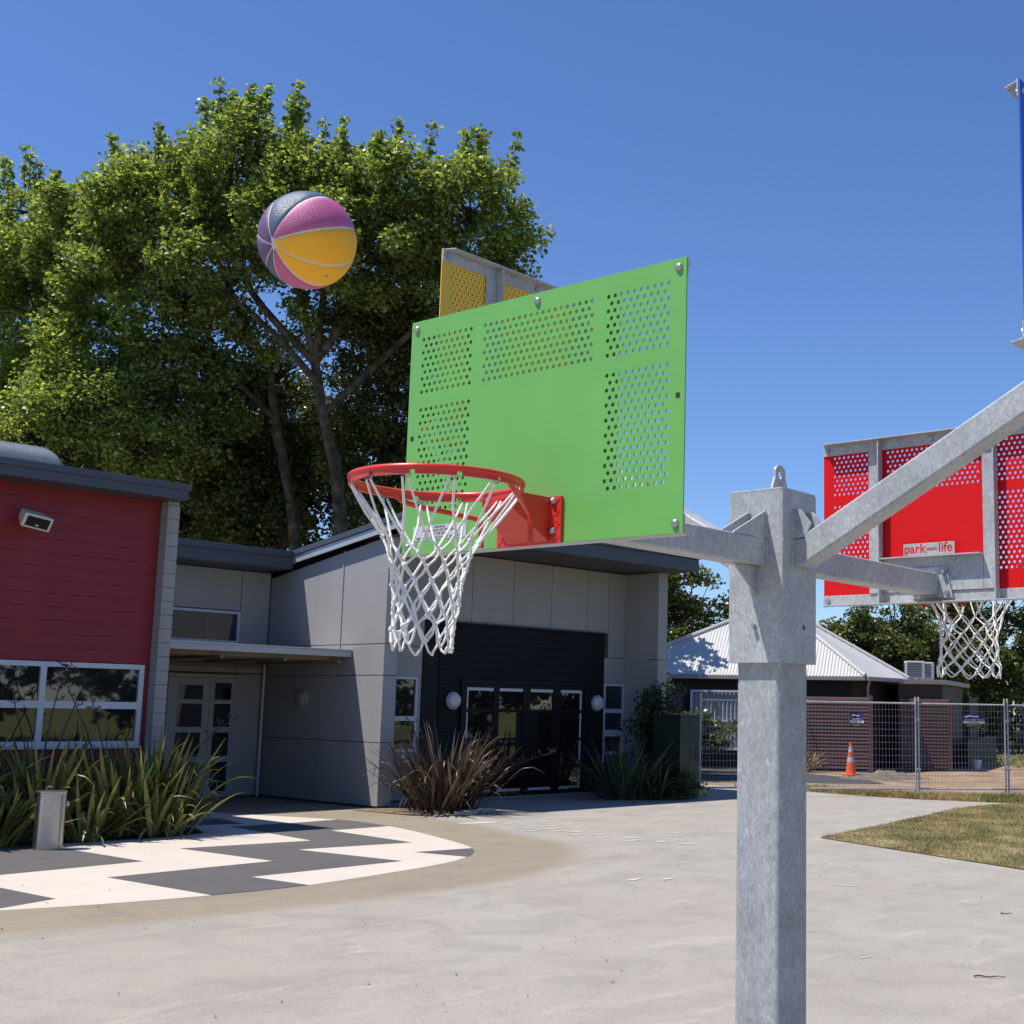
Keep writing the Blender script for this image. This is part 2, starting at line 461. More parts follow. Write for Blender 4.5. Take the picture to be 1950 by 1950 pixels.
M['bark'] = patch_mat('bark', [(0.035, 0.028, 0.02), (0.075, 0.06, 0.042), (0.16, 0.14, 0.10)], 3.5, bump=0.8, bscale=14)
M['brown_w'] = plain('brown_weatherboard', (0.095, 0.044, 0.034), 0.65, var=0.16, scale=4)
M['brown_m'] = plain('brown_wing_wall', (0.055, 0.036, 0.031), 0.7, var=0.12)
M['brown_d'] = plain('dark_brown_wall', (0.030, 0.022, 0.020), 0.7, var=0.1)
M['iron'] = plain('pale_roof_iron', (0.47, 0.46, 0.445), 0.4, metal=0.1, var=0.05, scale=1.2)
M['gutter'] = plain('mauve_grey_gutter', (0.27, 0.24, 0.25), 0.45)
M['curtain'] = plain('grey_curtain', (0.27, 0.28, 0.29), 0.9, var=0.2, scale=9)
M['ac'] = plain('white_ac_casing', (0.58, 0.57, 0.54), 0.5)
M['cone'] = plain('cone_orange', (0.85, 0.11, 0.02), 0.5)
M['reflect'] = plain('cone_reflective_band', (0.48, 0.48, 0.50), 0.3)
M['cabinet'] = plain('dark_green_cabinet', (0.010, 0.022, 0.016), 0.45)
M['yblock'] = plain('yellow_plastic_foot', (0.42, 0.30, 0.02), 0.6, var=0.2)
M['sign_p'] = plain('sign_purple', (0.035, 0.022, 0.17), 0.5)
M['sign_w'] = plain('sign_white', (0.72, 0.70, 0.78), 0.5)
M['sign_k'] = plain('sign_black', (0.03, 0.025, 0.02), 0.5)
M['sign_y'] = plain('sign_yellow', (0.72, 0.60, 0.12), 0.5)
M['cloth_dk'] = plain('dark_cloth', (0.018, 0.017, 0.022), 0.9)
M['skin'] = plain('skin', (0.30, 0.17, 0.12), 0.6)
M['hair'] = plain('dark_hair', (0.015, 0.011, 0.009), 0.7)
M['bench'] = plain('dark_bench_timber', (0.025, 0.028, 0.03), 0.7)
M['twig'] = plain('dry_twig', (0.10, 0.07, 0.05), 0.9, var=0.2)

# ================================================================== ground and setting
def sheet(name, pts, z, mat, parent=None, kind='structure'):
    bm = bmesh.new()
    f = bm.faces.new([bm.verts.new((x, y, z)) for x, y in pts])
    if f.normal.z < 0: f.normal_flip()
    bm.normal_update()
    if f.normal.z < 0: bmesh.ops.reverse_faces(bm, faces=[f])
    bmesh.ops.triangulate(bm, faces=bm.faces[:])
    me = bpy.data.meshes.new(name); bm.to_mesh(me); bm.free(); me.materials.append(mat)
    o = link(name, me, parent)
    if kind: o['kind'] = kind
    return o

def smooth_curve(pts, n=8):
    out = []
    for i in range(len(pts) - 1):
        p0 = pts[max(i - 1, 0)]; p1 = pts[i]; p2 = pts[i + 1]; p3 = pts[min(i + 2, len(pts) - 1)]
        for k in range(n):
            t = k / n
            out.append(tuple(0.5 * ((2 * p1[j]) + (-p0[j] + p2[j]) * t + (2 * p0[j] - 5 * p1[j] + 4 * p2[j] - p3[j]) * t * t
                                    + (-p0[j] + 3 * p1[j] - 3 * p2[j] + p3[j]) * t ** 3) for j in range(len(p1))))
    out.append(tuple(pts[-1]))
    return out

sheet('ground', [(-400, -400), (900, -400), (900, 900), (-400, 900)], -0.016, M['ground'])
LAWN_UP = [(15.99, 10.79), (17.63, 11.13), (19.97, 11.64), (21.43, 11.98), (22.76, 12.32), (25.2, 12.33)]
STRIP = [(25.2, 12.36), (24.55, 14.15), (24.5, 15.49), (24.7, 16.95), (24.8, 19.2)]
pave = sheet('pavement', [(-40, -40), (5, -21), (10.6, -4.6), (13.2, 2.9), (14.68, 7.05), (15.41, 9.16)] + LAWN_UP + STRIP[1:] + [(24.9, 40), (-40, 40)], -0.006, M['concrete'])
sheet('dirt_yard', STRIP + [(24.9, 40), (48, 40), (46, 24.6), (41.5, 19.4), (44, 16), (47, 12)], -0.010, M['dirt'])
sheet('asphalt_strip', [(26.2, 20.8), (29.0, 17.6), (30.6, 19.2), (33.0, 25.0), (29.5, 27.5)], -0.003, M['asphalt'])
lawn = sheet('lawn', [(15.41, 9.16), (14.68, 7.05), (13.2, 2.9), (10.6, -4.6), (5, -21), (60, -30), (60, 10), (34, 9.0)] + LAWN_UP[::-1], 0.004, M['lawn'])

TAN_OUT = smooth_curve([(2.0, 11.6), (4.55, 10.58), (5.79, 10.36), (7.11, 10.22), (8.4, 10.22), (9.92, 10.45), (10.93, 11.0), (11.75, 11.49), (12.38, 12.22), (12.75, 13.05), (12.95, 13.8), (13.3, 14.73), (13.6, 15.9), (13.75, 17.2), (13.9, 18.7)])
def tan_apron():
    n = len(TAN_OUT); out = []; inn = []
    for i, p in enumerate(TAN_OUT):
        a = Vector(TAN_OUT[max(i - 1, 0)]); b = Vector(TAN_OUT[min(i + 1, n - 1)]); d = (b - a).normalized(); nr = Vector((-d.y, d.x))
        k = 1 if i < n - 12 else max(0.02, (n - 1 - i) / 12)
        out.append(Vector(p) - nr * .30 * k); inn.append(Vector(p) + nr * .55 * k)
    bm = bmesh.new(); lay = bm.verts.layers.float.new('inner')
    vo = [bm.verts.new((p.x, p.y, -.0055)) for p in out]; vi = [bm.verts.new((p.x, p.y, -.002)) for p in inn]
    ex = [bm.verts.new((x, y, -.002)) for x, y in ((14.14, 18.75), (14.14, 22.28), (9.0, 22.28), (2, 22.28))]
    for v in vi + ex: v[lay] = 1.0
    for i in range(n - 1): bm.faces.new((vo[i], vo[i + 1], vi[i + 1], vi[i]))
    f = bm.faces.new(vi + ex); bm.normal_update()
    bmesh.ops.triangulate(bm, faces=bm.faces[:]); bmesh.ops.recalc_face_normals(bm, faces=bm.faces[:])
    me = bpy.data.meshes.new('tan_apron'); bm.to_mesh(me); bm.free(); me.materials.append(M['tan'])
    o = link('tan_apron', me); o['kind'] = 'structure'
tan_apron()
PAD = [(2.5, 13.2), (3.6, 12.3), (5.03, 11.72), (5.83, 11.49), (6.78, 11.35), (7.83, 11.35), (9.04, 11.6), (9.99, 11.87), (10.61, 12.19), (11.0, 12.52), (11.28, 12.87), (11.52, 13.35), (11.76, 14.0), (12.1, 15.0), (12.33, 15.93), (12.42, 16.7), (12.38, 17.29), (12.2, 17.9), (12.0, 18.42), (11.61, 19.53)]
PADC = smooth_curve(PAD, 5)
pad = sheet('painted_pad', PADC + [(10.2, 19.6), (9.9, 17.2), (2.5, 17.2)], 0.0, M['paint_w'])
sheet('painted_band', [(10.5, 17.21), (10.44, 16.31), (10.29, 14.89), (8.55, 15.1), (8.68, 13.29), (6.67, 13.14)] + PADC[20:26] + [(7.75, 12.25), (9.77, 12.35), (9.55, 14.11), (11.14, 13.9), (11.28, 15.89)] + PADC[70:81] + [(11.75, 17.2)], 0.002, M['paint_g'], pad, None)
sheet('painted_band', PADC[40:51] + [(10.46, 12.98)], 0.002, M['paint_g'], pad, None)
sheet('painted_band', [(7.5, 16.6), (7.59, 14.18), (5.85, 14.0), (5.7, 15.9), (3.8, 15.8), (3.7, 16.6)], 0.002, M['paint_g'], pad, None)
sheet('painted_band', [(5.65, 12.06), (5.56, 13.6), (3.7, 13.4), (3.75, 12.3), (4.3, 12.02), (4.95, 11.78)], 0.002, M['paint_g'], pad, None)
sheet('painted_band', [(9.6, 17.9), (10.9, 17.5), (11.1, 18.6), (9.8, 19.0)], 0.002, M['paint_g'], pad, None)
# chalk footprints trailing over the concrete
for (x, y, a, l, w) in [(13.78, 15.55, .5, .9, .28), (14.02, 15.2, .4, .3, .12), (13.88, 14.9, .5, .28, .1), (14.05, 14.62, .6, .3, .12), (13.75, 14.45, .5, .28, .11),
                        (13.92, 14.15, .5, .3, .12), (13.55, 14.1, .6, .45, .07), (13.72, 13.85, .5, .28, .1), (13.9, 13.6, .5, .3, .12), (13.6, 13.3, .5, .28, .12), (13.85, 13.1, .5, .3, .1),
                        (13.62, 12.8, .5, .28, .12), (13.82, 12.5, .5, .3, .12), (13.6, 12.25, .5, .28, .12), (13.78, 11.9, .5, .32, .14), (13.86, 11.5, .5, .34, .12), (10.6, 9.5, .8, .3, .1), (10.9, 9.3, .8, .2, .08),
                        (15.3, 15.0, -.4, 1.3, .05), (14.9, 12.6, .2, .25, .1), (11.9, 7.7, -.3, .35, .03), (9.2, 6.4, .2, .3, .025), (8.6, 5.4, .5, .16, .02)]:
    pts = []
    for k in range(9):
        t = 2 * math.pi * k / 9; rr = RND.uniform(.75, 1.15)
        dx, dy = l / 2 * math.cos(t) * rr, w / 2 * math.sin(t) * rr
        c, s_ = math.cos(a - .72), math.sin(a - .72)
        pts.append((x + dx * c - dy * s_, y + dx * s_ + dy * c))
    sheet('chalk_mark', pts, -0.001, M['chalk'], pave, None)

def in_poly(P, X, Y):
    inside = np.zeros(len(X), bool); n = len(P); j = n - 1
    for i in range(n):
        xi, yi = P[i]; xj, yj = P[j]
        c = ((yi > Y) != (yj > Y)) & (X < (xj - xi) * (Y - yi) / (yj - yi + 1e-12) + xi)
        inside ^= c; j = i
    return inside

def grass(name, poly, n, h0, h1, label, seed, w=0.008, zbase=0.0, clump=True):
    r = np.random.default_rng(seed)
    P = np.array(poly); lo = P.min(0); hi = P.max(0)
    X = r.uniform(lo[0], hi[0], n * 4); Y = r.uniform(lo[1], hi[1], n * 4)
    k = in_poly(poly, X, Y)
    if clump:
        d = np.sin(X * 2.3 + 1.2 * np.sin(Y * 1.7)) * np.sin(Y * 2.9 + 1.5 * np.sin(X * 1.1))
        k &= (r.random(n * 4) < 0.62 + 0.38 * d)
    X = X[k][:n]; Y = Y[k][:n]; n = len(X)
    h = r.uniform(h0, h1, n) * r.uniform(.5, 1.1, n); a = r.uniform(0, 6.283, n); lean = r.uniform(0.1, 0.9, n) * h; la = r.uniform(0, 6.283, n)
    V = np.zeros((n, 3, 3))
    V[:, 0] = np.c_[X - np.cos(a) * w, Y - np.sin(a) * w, np.full(n, zbase)]
    V[:, 1] = np.c_[X + np.cos(a) * w, Y + np.sin(a) * w, np.full(n, zbase)]
    V[:, 2] = np.c_[X + np.cos(la) * lean, Y + np.sin(la) * lean, zbase + h]
    o = link(name, np_mesh(name, V.reshape(-1, 3), np.arange(n * 3).reshape(n, 3), M['grass']))
    tag(o, label, 'grass', kind='stuff')

grass('grass', [(14.2, 5.6), (15.41, 9.16)] + LAWN_UP + [(27, 12.2), (30, 10), (22, 5), (17, 3)], 80000, .015, .055, 'short dry mown grass of the lawn wedge', 3)
grass('verge_grass', STRIP + [(25.6, 17.0), (25.4, 15.4), (25.9, 13.9), (27.5, 12.6), (29, 11.8), (26, 11.9)], 26000, .05, .17, 'longer green grass along the foot of the mesh fence', 4, 0.011)
grass('park_grass', [(41, 19.6), (46, 24.8), (70, 38), (75, 26), (50, 14)], 30000, .05, .14, 'bright park grass beyond the brown shed', 5, 0.03)

# dirt heap by the cone
mb = MB()
r0 = np.random.default_rng(5)
n = 22
vs = []; fs = []
for i in range(n):
    for j in range(n):
        x = (i / (n - 1) - .5) * 3.4; y = (j / (n - 1) - .5) * 2.4
        d = math.hypot(x / 1.6, y / 1.1)
        z = max(0, 1 - d) * .17 * (1 + .5 * math.sin(x * 5 + y * 3)) + (r0.random() - .5) * .07 * (1 if d < 1 else 0)
        vs.append((x, y, z - .02))
for i in range(n - 1):
    for j in range(n - 1):
        fs.append((i * n + j, (i + 1) * n + j, (i + 1) * n + j + 1, i * n + j + 1))
mb.add(vs, fs)
heap = mb.build('dirt_heap', patch_mat('heap_dirt', [(0.09, 0.075, 0.06), (0.15, 0.125, 0.10), (0.22, 0.19, 0.155)], 6), smooth=True)
heap.location = (31.6, 19.2, 0); tag(heap, 'low heap of grey dirt beside the orange road cone', 'dirt heap', kind='stuff')

# litter specks and twigs on the concrete
r0 = np.random.default_rng(11)
n = 260
X = r0.uniform(3, 22, n); Y = r0.uniform(1.5, 16, n)
k = (Y < 0.72 * X + 10.2) & (X - Y * 0.35 < 12.2) & (X > 4)
X, Y = X[k], Y[k]; n = len(X)
V = np.zeros((n, 4, 3)); s_ = r0.uniform(.006, .022, n); a = r0.uniform(0, 6.28, n)
for q, (dx, dy, dz) in enumerate([(-1, 0, .0), (0, -.4, .004), (1, 0, .006), (0, .4, .008)]):
    V[:, q] = np.c_[X + s_ * (dx * np.cos(a) - dy * np.sin(a)), Y + s_ * (dx * np.sin(a) + dy * np.cos(a)), np.full(n, dz)]
o = link('leaf_litter', np_mesh('leaf_litter', V.reshape(-1, 3), np.arange(n * 4).reshape(n, 4), M['twig']))
tag(o, 'tiny dry leaf scraps scattered over the concrete yard', 'leaf litter', kind='stuff')
def twig(x, y, l, a, label):
    mb = MB()
    pts = [(l * (t - .5), .012 * math.sin(t * 7), .006 + .004 * math.sin(t * 11)) for t in [i / 8 for i in range(9)]]
    mb.tube(pts, [.006] * 3 + [.005] * 3 + [.003] * 3, 6)
    o = mb.build('twig', M['twig'], smooth=True); o.location = (x, y, 0); o.rotation_euler = (0, 0, a)
    tag(o, label, 'twig', 'fallen twigs on the concrete')
twig(8.6, 4.4, .22, -.80, 'longest dark twig lying on concrete right of the post')
twig(11.35, 5.63, .12, -.5, 'short crooked twig on concrete just below the lawn edge')

# ================================================================== four-way basketball stand
RIGC = (4.107, 2.671)                     # post centre in the stand's own axes
RA = R(3.01)
rig_loc = (RIGC[0] * math.cos(RA) - RIGC[1] * math.sin(RA), RIGC[0] * math.sin(RA) + RIGC[1] * math.cos(RA), 0)
rig = empty('basketball_stand', rig_loc, RA, 'galvanised square post carrying four coloured backboards with hoops', 'basketball stand')

def rsq(h, r, n=4):
    pts = []
    for cx, cy, a0 in ((h - r, h - r, 0), (-h + r, h - r, 90), (-h + r, -h + r, 180), (h - r, -h + r, 270)):
        for k in range(n + 1):
            a = R(a0 + 90 * k / n); pts.append((cx + r * math.cos(a), cy + r * math.sin(a)))
    return pts

mb = MB(); mb.prism(rsq(.0975, .022), 'z', 0, 1.99); mb.build('post', M['galv_post'], rig, smooth=True, sharp=40)
mb = MB(); mb.cbox((0, 0, .01), (.36, .36, .02)); mb.build('base_plate', M['galv_post'], rig, bevel=.003)
for sx in (-1, 1):
    for sy in (-1, 1):
        mb = MB(); mb.lathe([(.012, 0), (.012, .03), (.006, .035)], (sx * .145, sy * .145, .02), 10); mb.build('anchor_bolt', M['bolt'], rig, smooth=True)
mb = MB(); mb.prism(rsq(.12, .012, 3), 'z', 1.967, 2.597); sleeve = mb.build('sleeve', M['galv'], rig, smooth=True, sharp=40)
mb = MB(); mb.prism(rsq(.1185, .016, 3), 'z', 2.597, 2.607); mb.build('cap', M['galv'], sleeve, smooth=True, bevel=.002)
mb = MB(); mb.tube([(-.1175, -.1175, 1.975 + .062 * i) for i in range(11)], [RND.uniform(.0035, .0048) for _ in range(11)], 8)
mb.build('weld_seam', M['galv'], sleeve, smooth=True)
# lifting lug with a hole
lug = MB(); prof_o = []; 
outer = [(-.05, 0), (.05, 0)] + [(.05 - .022 * t, .06 * t) for t in (.5, 1)] + [(.028 * math.cos(a), .07 + .028 * math.sin(a) + .012) for a in [R(d) for d in range(15, 166, 25)]] + [(-.05 + .022 * t, .06 * t) for t in (1, .5)]
no = len(outer); hole = [(.013 * math.cos(2 * math.pi * k / no - math.pi * .7), .072 + .015 * math.sin(2 * math.pi * k / no - math.pi * .7)) for k in range(no)]
for yy in (-.005, .005):
    for (px, pz) in outer + hole: lug.v.append((px, yy, pz))
for k in range(no):
    j = (k + 1) % no
    lug.f += [(k, j, no + j, no + k), (2 * no + j, 2 * no + k, 3 * no + k, 3 * no + j), (j, k, 2 * no + k, 2 * no + j), (no + k, no + j, 3 * no + j, 3 * no + k)]
    lug.m += [0] * 4
o = lug.build('lifting_lug', M['galv'], sleeve); o.location = (.012, -.02, 2.606); o.scale = (1.25, 1, 1)

def bolt(parent, loc, axis, r=.014, h=.012, dome=True, name='bolt'):
    mb = MB()
    if dome: prof = [(r, 0), (r, h * .15), (r * .93, h * .5), (r * .7, h * .8), (r * .35, h * .97), (.0005, h)]; n = 16
    else: prof = [(r, 0), (r, h), (r * .9, h * 1.08)]; n = 6
    q = Vector(axis).to_track_quat('Z', 'Y').to_matrix().to_4x4()
    mb.lathe(prof, (0, 0, 0), n, Matrix.Translation(loc) @ q)
    return mb.build(name, M['bolt'], parent, smooth=True, sharp=40)
bolt(sleeve, (-.12, .0, 2.10), (-1, 0, 0), .0085, .016, False)
mb = MB(); mb.lathe([(.0095, 0), (.0095, .0006)], (0, 0, 0), 14, Matrix.Translation((.026, -.12, 2.10)) @ Vector((0, -1, 0)).to_track_quat('Z', 'Y').to_matrix().to_4x4()); mb.build('bolt_hole', M['ink'], sleeve)
bolt(sleeve, (.028, -.1206, 2.10), (0, -1, 0), .006, .004, False)

# ---- backboard sheet with punched holes, modelled in the y-z plane, front towards -x
def make_board():
    W, Hh, T, PX, PZ, HR = .571, .782, .005, .0249, .0222, .0066
    NH = 10
    mb = MB()
    def rect(u0, u1, v0, v1):
        if u1 - u0 < 1e-5 or v1 - v0 < 1e-5: return
        for x, fl in ((0, 0), (T, 1)):
            q = [(x, -u0, v0), (x, -u1, v0), (x, -u1, v1), (x, -u0, v1)]
            mb.add(q, [(0, 1, 2, 3) if not fl else (3, 2, 1, 0)])
    def cell(uc, vc):
        sq = []; ho = []
        for k in range(NH * 1):
            a = 2 * math.pi * k / NH + math.pi / 4
            c, s_ = math.cos(a), math.sin(a)
            m_ = max(abs(c) / (PX / 2), abs(s_) / (PZ / 2))
            sq.append((uc + c / m_, vc + s_ / m_)); ho.append((uc + HR * c, vc + HR * s_))
        # make sure cell corners are present
        cs = [(uc + PX / 2, vc + PZ / 2), (uc - PX / 2, vc + PZ / 2), (uc - PX / 2, vc - PZ / 2), (uc + PX / 2, vc - PZ / 2)]
        for (cu, cv) in cs:
            k = min(range(NH), key=lambda i: (sq[i][0] - cu) ** 2 + (sq[i][1] - cv) ** 2); sq[k] = (cu, cv)
        vs = []
        for x in (0, T):
            vs += [(x, -u, v) for u, v in sq] + [(x, -u, v) for u, v in ho]
        fs = []
        for k in range(NH):
            j = (k + 1) % NH
            fs.append((k, j, NH + j, NH + k)); fs.append((2 * NH + j, 2 * NH + k, 3 * NH + k, 3 * NH + j))
            fs.append((NH + k, NH + j, 3 * NH + j, 3 * NH + k))
        mb.add(vs, fs)
    def block(u0, ncol, vtop, nrow):
        uL = u0 - PX / 2; uR = u0 + PX * (ncol - 1) + PX / 2
        for r_ in range(nrow):
            vc = vtop - r_ * PZ
            if r_ % 2 == 0:
                for c in range(ncol): cell(u0 + c * PX, vc)
            else:
                rect(uL, uL + PX / 2, vc - PZ / 2, vc + PZ / 2); rect(uR - PX / 2, uR, vc - PZ / 2, vc + PZ / 2)
                for c in range(ncol - 1): cell(u0 + (c + .5) * PX, vc)
        return (uL, uR, vtop - (nrow - 1) * PZ - PZ / 2, vtop + PZ / 2)
    A = block(-.512, 10, .716, 9); Cn = block(-.224, 19, .716, 9); B = block(.2865, 10, .716, 9)
    D_ = block(-.512, 10, .478, 16); E_ = block(.2865, 10, .478, 16)
    # fill between the punched fields
    vt, vb = A[3], A[2]; wt, wb = D_[3], D_[2]
    rect(-W, W, vt, Hh)
    rect(-W, A[0], vb, vt); rect(A[1], Cn[0], vb, vt); rect(Cn[1], B[0], vb, vt); rect(B[1], W, vb, vt)
    rect(-W, W, wt, vb)
    rect(-W, D_[0], wb, wt); rect(D_[1], E_[0], wb, wt); rect(E_[1], W, wb, wt)
    rect(-W, W, 0, wb)
    e = [(-W, 0), (W, 0), (W, Hh), (-W, Hh)]
    for i in range(4):
        a, b = e[i], e[(i + 1) % 4]
        mb.add([(0, -a[0], a[1]), (T, -a[0], a[1]), (T, -b[0], b[1]), (0, -b[0], b[1])], [(0, 1, 2, 3)])
    return mb.mesh('backboard', M['green'])
board_me = make_board()
hook_n = 12

def make_net(sway, seed, flare=0.0):
    r = random.Random(seed); mb = MB()
    lv = [(.0, .232), (-.145, .130), (-.190, .113), (-.235, .101), (-.280, .093), (-.325, .087), (-.370, .084), (-.408, .083)]
    lv = [(z, rr + flare * (-z / .41) ** 2 * .045 + flare * .02 * (z < 0)) for z, rr in lv]
    P = []
    for i, (z, rr) in enumerate(lv):
        row = []
        for k in range(12):
            a = 2 * math.pi * (k + .5 * (i % 2)) / 12 + R(-3) + .04 * r.uniform(-1, 1) * (i > 0)
            j = (0 if i == 0 else .006)
            f = (-z / .45) ** 1.3
            row.append(Vector((rr * math.cos(a) + sway[0] * f + r.uniform(-j, j), rr * math.sin(a) + sway[1] * f + r.uniform(-j, j), z + r.uniform(-j, j) * 1.4 + sway[2] * f * math.cos(a - sway[3]))))
        P.append(row)
    def cord(a, b, sag=.004):
        m_ = (a + b) / 2 + Vector((r.uniform(-sag, sag), r.uniform(-sag, sag), -sag * .4))
        mb.tube([a, a * .5 + m_ * .5 + Vector((0, 0, -sag * .2)), m_, b * .5 + m_ * .5, b], .0036, 6)
    for i in range(len(lv) - 1):
        for k in range(12):
            if i % 2 == 0: n1, n2 = k, (k - 1) % 12
            else: n1, n2 = k, (k + 1) % 12
            for nn in (n1, n2):
                if i == 0:
                    off = .008 if nn == n1 else -.008
                    t = Vector((-math.sin(2 * math.pi * k / 12), math.cos(2 * math.pi * k / 12), 0))
                    cord(P[i][k] + t * off, P[i + 1][nn], .006)
                else: cord(P[i][k], P[i + 1][nn])
    for i in range(1, len(lv)):
        for k in range(12):
            mb.ball(P[i][k], .0072, 4, (1, 1, 1.25))
    last = P[-1]
    for k in range(12):
        a, b = last[k], last[(k + 1) % 12]
        d = r.uniform(.036, .055)
        mid = (a + b) / 2
        pts = []
        for t in range(9):
            u = t / 8
            w = math.sin(math.pi * u)
            q = a * (1 - u) + b * u
            q = q + (mid - q) * .25 * w * 1.2 + Vector((0, 0, -d * w ** .7)) + Vector((r.uniform(-.003, .003), r.uniform(-.003, .003), 0))
            pts.append(q)
        mb.tube(pts, .0036, 6)
    return mb.mesh('net', M['rope'], smooth=True, sharp=60)

def text_on(parent, s, size, loc, rot, mat, name='lettering'):
    return link(name, text_mesh(name, s, size, mat), parent, loc=loc, rot=rot)

def make_hoop_unit(colour, label, bx, by, z0, ang, sway, seed, park=False, sticker=False, low=True):
    """board unit in its own frame (front = -x), placed under the stand"""
    Mx = Matrix.Translation((bx, by, z0)) @ Matrix.Rotation(ang, 4, 'Z')
    b = link('backboard', board_me, rig); b.matrix_local = Mx
    b.material_slots[0].link = 'OBJECT'; b.material_slots[0].material = M[colour]
    b['label'] = label
    def sub(mb, name, mat, smooth=False, bevel=0, par=b):
        return mb.build(name, mat, par, smooth=smooth, bevel=bevel)
    W, Hh = .571, .782
    # rails behind the sheet: angle section top and bottom
    for (za, zl, nm) in ((Hh - .052, Hh + .001, 'top_rail'), (0.0, .052, 'bottom_rail')):
        mb = MB()
        mb.box(.0055, .0105, -W, W, za, zl)
        zz = Hh - .005 if nm == 'top_rail' else -.001
        poly = [(.0108, -W + .004), (.058, -W + .026), (.058, W - .026), (.0108, W - .004)]
        mb.prism([(x, y) for x, y in poly], 'z', zz, zz + .005)
        sub(mb, nm, M['galv'], bevel=.0008)
    for yy, sg in ((.285, 1), (-.285, -1)):
        mb = MB()
        mb.box(.0108, .0158, yy - .035, yy + .035, .054, Hh - .054)
        mb.box(.016, .052, yy + .028, yy + .035, .0045, Hh - .006)
        sub(mb, 'upright_rail', M['galv'], bevel=.0008)
    mb = MB(); mb.box(.0108, .0158, -.248, .248, .054, .212); mb.box(.016, .055, -.248, .248, .207, .213)
    sub(mb, 'mounting_channel', M['galv'], bevel=.0008)
    mb = MB(); mb.prism([(-.105, .02), (.105, .02), (.075, .16), (-.075, .16)], 'x', .0162, .026); sub(mb, 'arm_end_plate', M['galv'], bevel=.001)
    for yy in (-.08, .08):
        for zz in (.04, .135): bolt(b, (.026, yy * (1 if zz < .1 else .8), zz), (1, 0, 0), .011, .016, False)
    for (yy, zz) in ((.545, .755), (0, .755), (-.545, .755), (-.545, .026), (.545, .026)):
        bolt(b, (0, yy, zz), (-1, 0, 0), .0125, .009)
        bolt(b, (.0106, yy, zz), (1, 0, 0), .012, .008, False)
    for yy in (-.547, .547):
        mb = MB(); mb.box(-.0012, -.0004, yy - .007, yy + .007, .379, .393); sub(mb, 'square_slot', M['ink'])
    if park:
        mb = MB(); mb.box(.028, .031, -.134, .119, .217, .272); pl = sub(mb, 'name_plate', M['galv'], bevel=.0008)
        t = text_on(pl, 'park', .060, (.0315, -.077, .247), (R(90), 0, R(90)), M['red_board'])
        t = text_on(pl, 'life', .060, (.0315, .075, .247), (R(90), 0, R(90)), M['red_board'])
        mb = MB(); mb.box(.0312, .0318, -.018, .034, .2385, .2425); mb.box(.0312, .0318, -.018, .034, .2465, .249); mb.build('dash', M['red_board'], pl)
    if sticker:
        mb = MB(); mb.box(-.0010, -.0003, .274, .520, .044, .091); st = sub(mb, 'warning_sticker', M['sticker'])
        for s, sz, yy, zz in (('WARNING', .011, .397, .084), ('NO HANGING OR SWINGING', .0115, .397, .0735), ('ON THE RING', .0125, .397, .0625), ('MAY CAUSE SERIOUS INJURY OR DEATH', .0115, .397, .0505)):
            text_on(st, s, sz, (-.0014, yy, zz), (R(90), 0, R(-90)), M['ink'])
    # mounting plate of tread steel and tapered bracket
    mb = MB(); mb.box(-.0085, -.0015, -.131, .131, -.002, .138); br = mb.build('ring_bracket', M['rim'], rig, bevel=.001); br.matrix_local = Mx
    mb = MB()
    for iy in range(-6, 7):
        for iz in range(7):
            y_, z_ = iy * .0195 + (.0097 if iz % 2 else 0), .012 + iz * .019
            if abs(y_) > .122: continue
            Mq = Matrix.Translation((-.0088, y_, z_)) @ Matrix.Rotation(R(45 if (iy + iz) % 2 else -45), 4, 'X')
            mb.box(-.0011, .0003, -.010, .010, -.0026, .0026, Mq)
    mb.build('tread_pattern', M['rim'], br, kind='stuff')
    mb = MB()
    w0, w1 = .085, .055
    vs = [(-.009, w0, .005), (-.009, -w0, .005), (-.009, -w0, .136), (-.009, w0, .136), (-.148, w1, .098), (-.148, -w1, .098), (-.148, -w1, .142), (-.148, w1, .142)]
    mb.add(vs, [(0, 1, 5, 4), (3, 7, 6, 2), (1, 2, 6, 5), (0, 4, 7, 3), (4, 5, 6, 7)])
    mb.build('bracket_cheek', M['rim'], br)
    for yy in (-.1, .1):
        for zz in (.036, .124): bolt(br, (-.0085, yy, zz), (-1, 0, 0), .0105, .012)
    # ring, braces, net hooks (ring centre 0.378 in front of the sheet)
    cx = -.377; rz = .137
    mb = MB(); n = 64
    mb.tube([(cx + .2355 * math.cos(2 * math.pi * k / n), .2355 * math.sin(2 * math.pi * k / n), rz) for k in range(n)], .0088, 12, closed=True)
    rim = mb.build('rim', M['rim'], rig, smooth=True, sharp=60); rim.matrix_local = Mx
    mb = MB()
    for k in range(96):
        if k % 8 in (0,): continue
        a0, a1 = 2 * math.pi * k / 96, 2 * math.pi * (k + 1) / 96
        for zz in (0,):
            q = []
            for a in (a0, a1):
                c, s_ = math.cos(a), math.sin(a)
                q += [(cx + .229 * c, .229 * s_, rz - .020), (cx + .240 * c, .240 * s_, rz - .020), (cx + .240 * c, .240 * s_, rz - .006), (cx + .229 * c, .229 * s_, rz - .006)]
            mb.add(q, [(0, 4, 5, 1), (1, 5, 6, 2), (3, 2, 6, 7), (0, 3, 7, 4), (0, 1, 2, 3), (4, 7, 6, 5)])
    mb.build('net_band', M['rim'], rim)
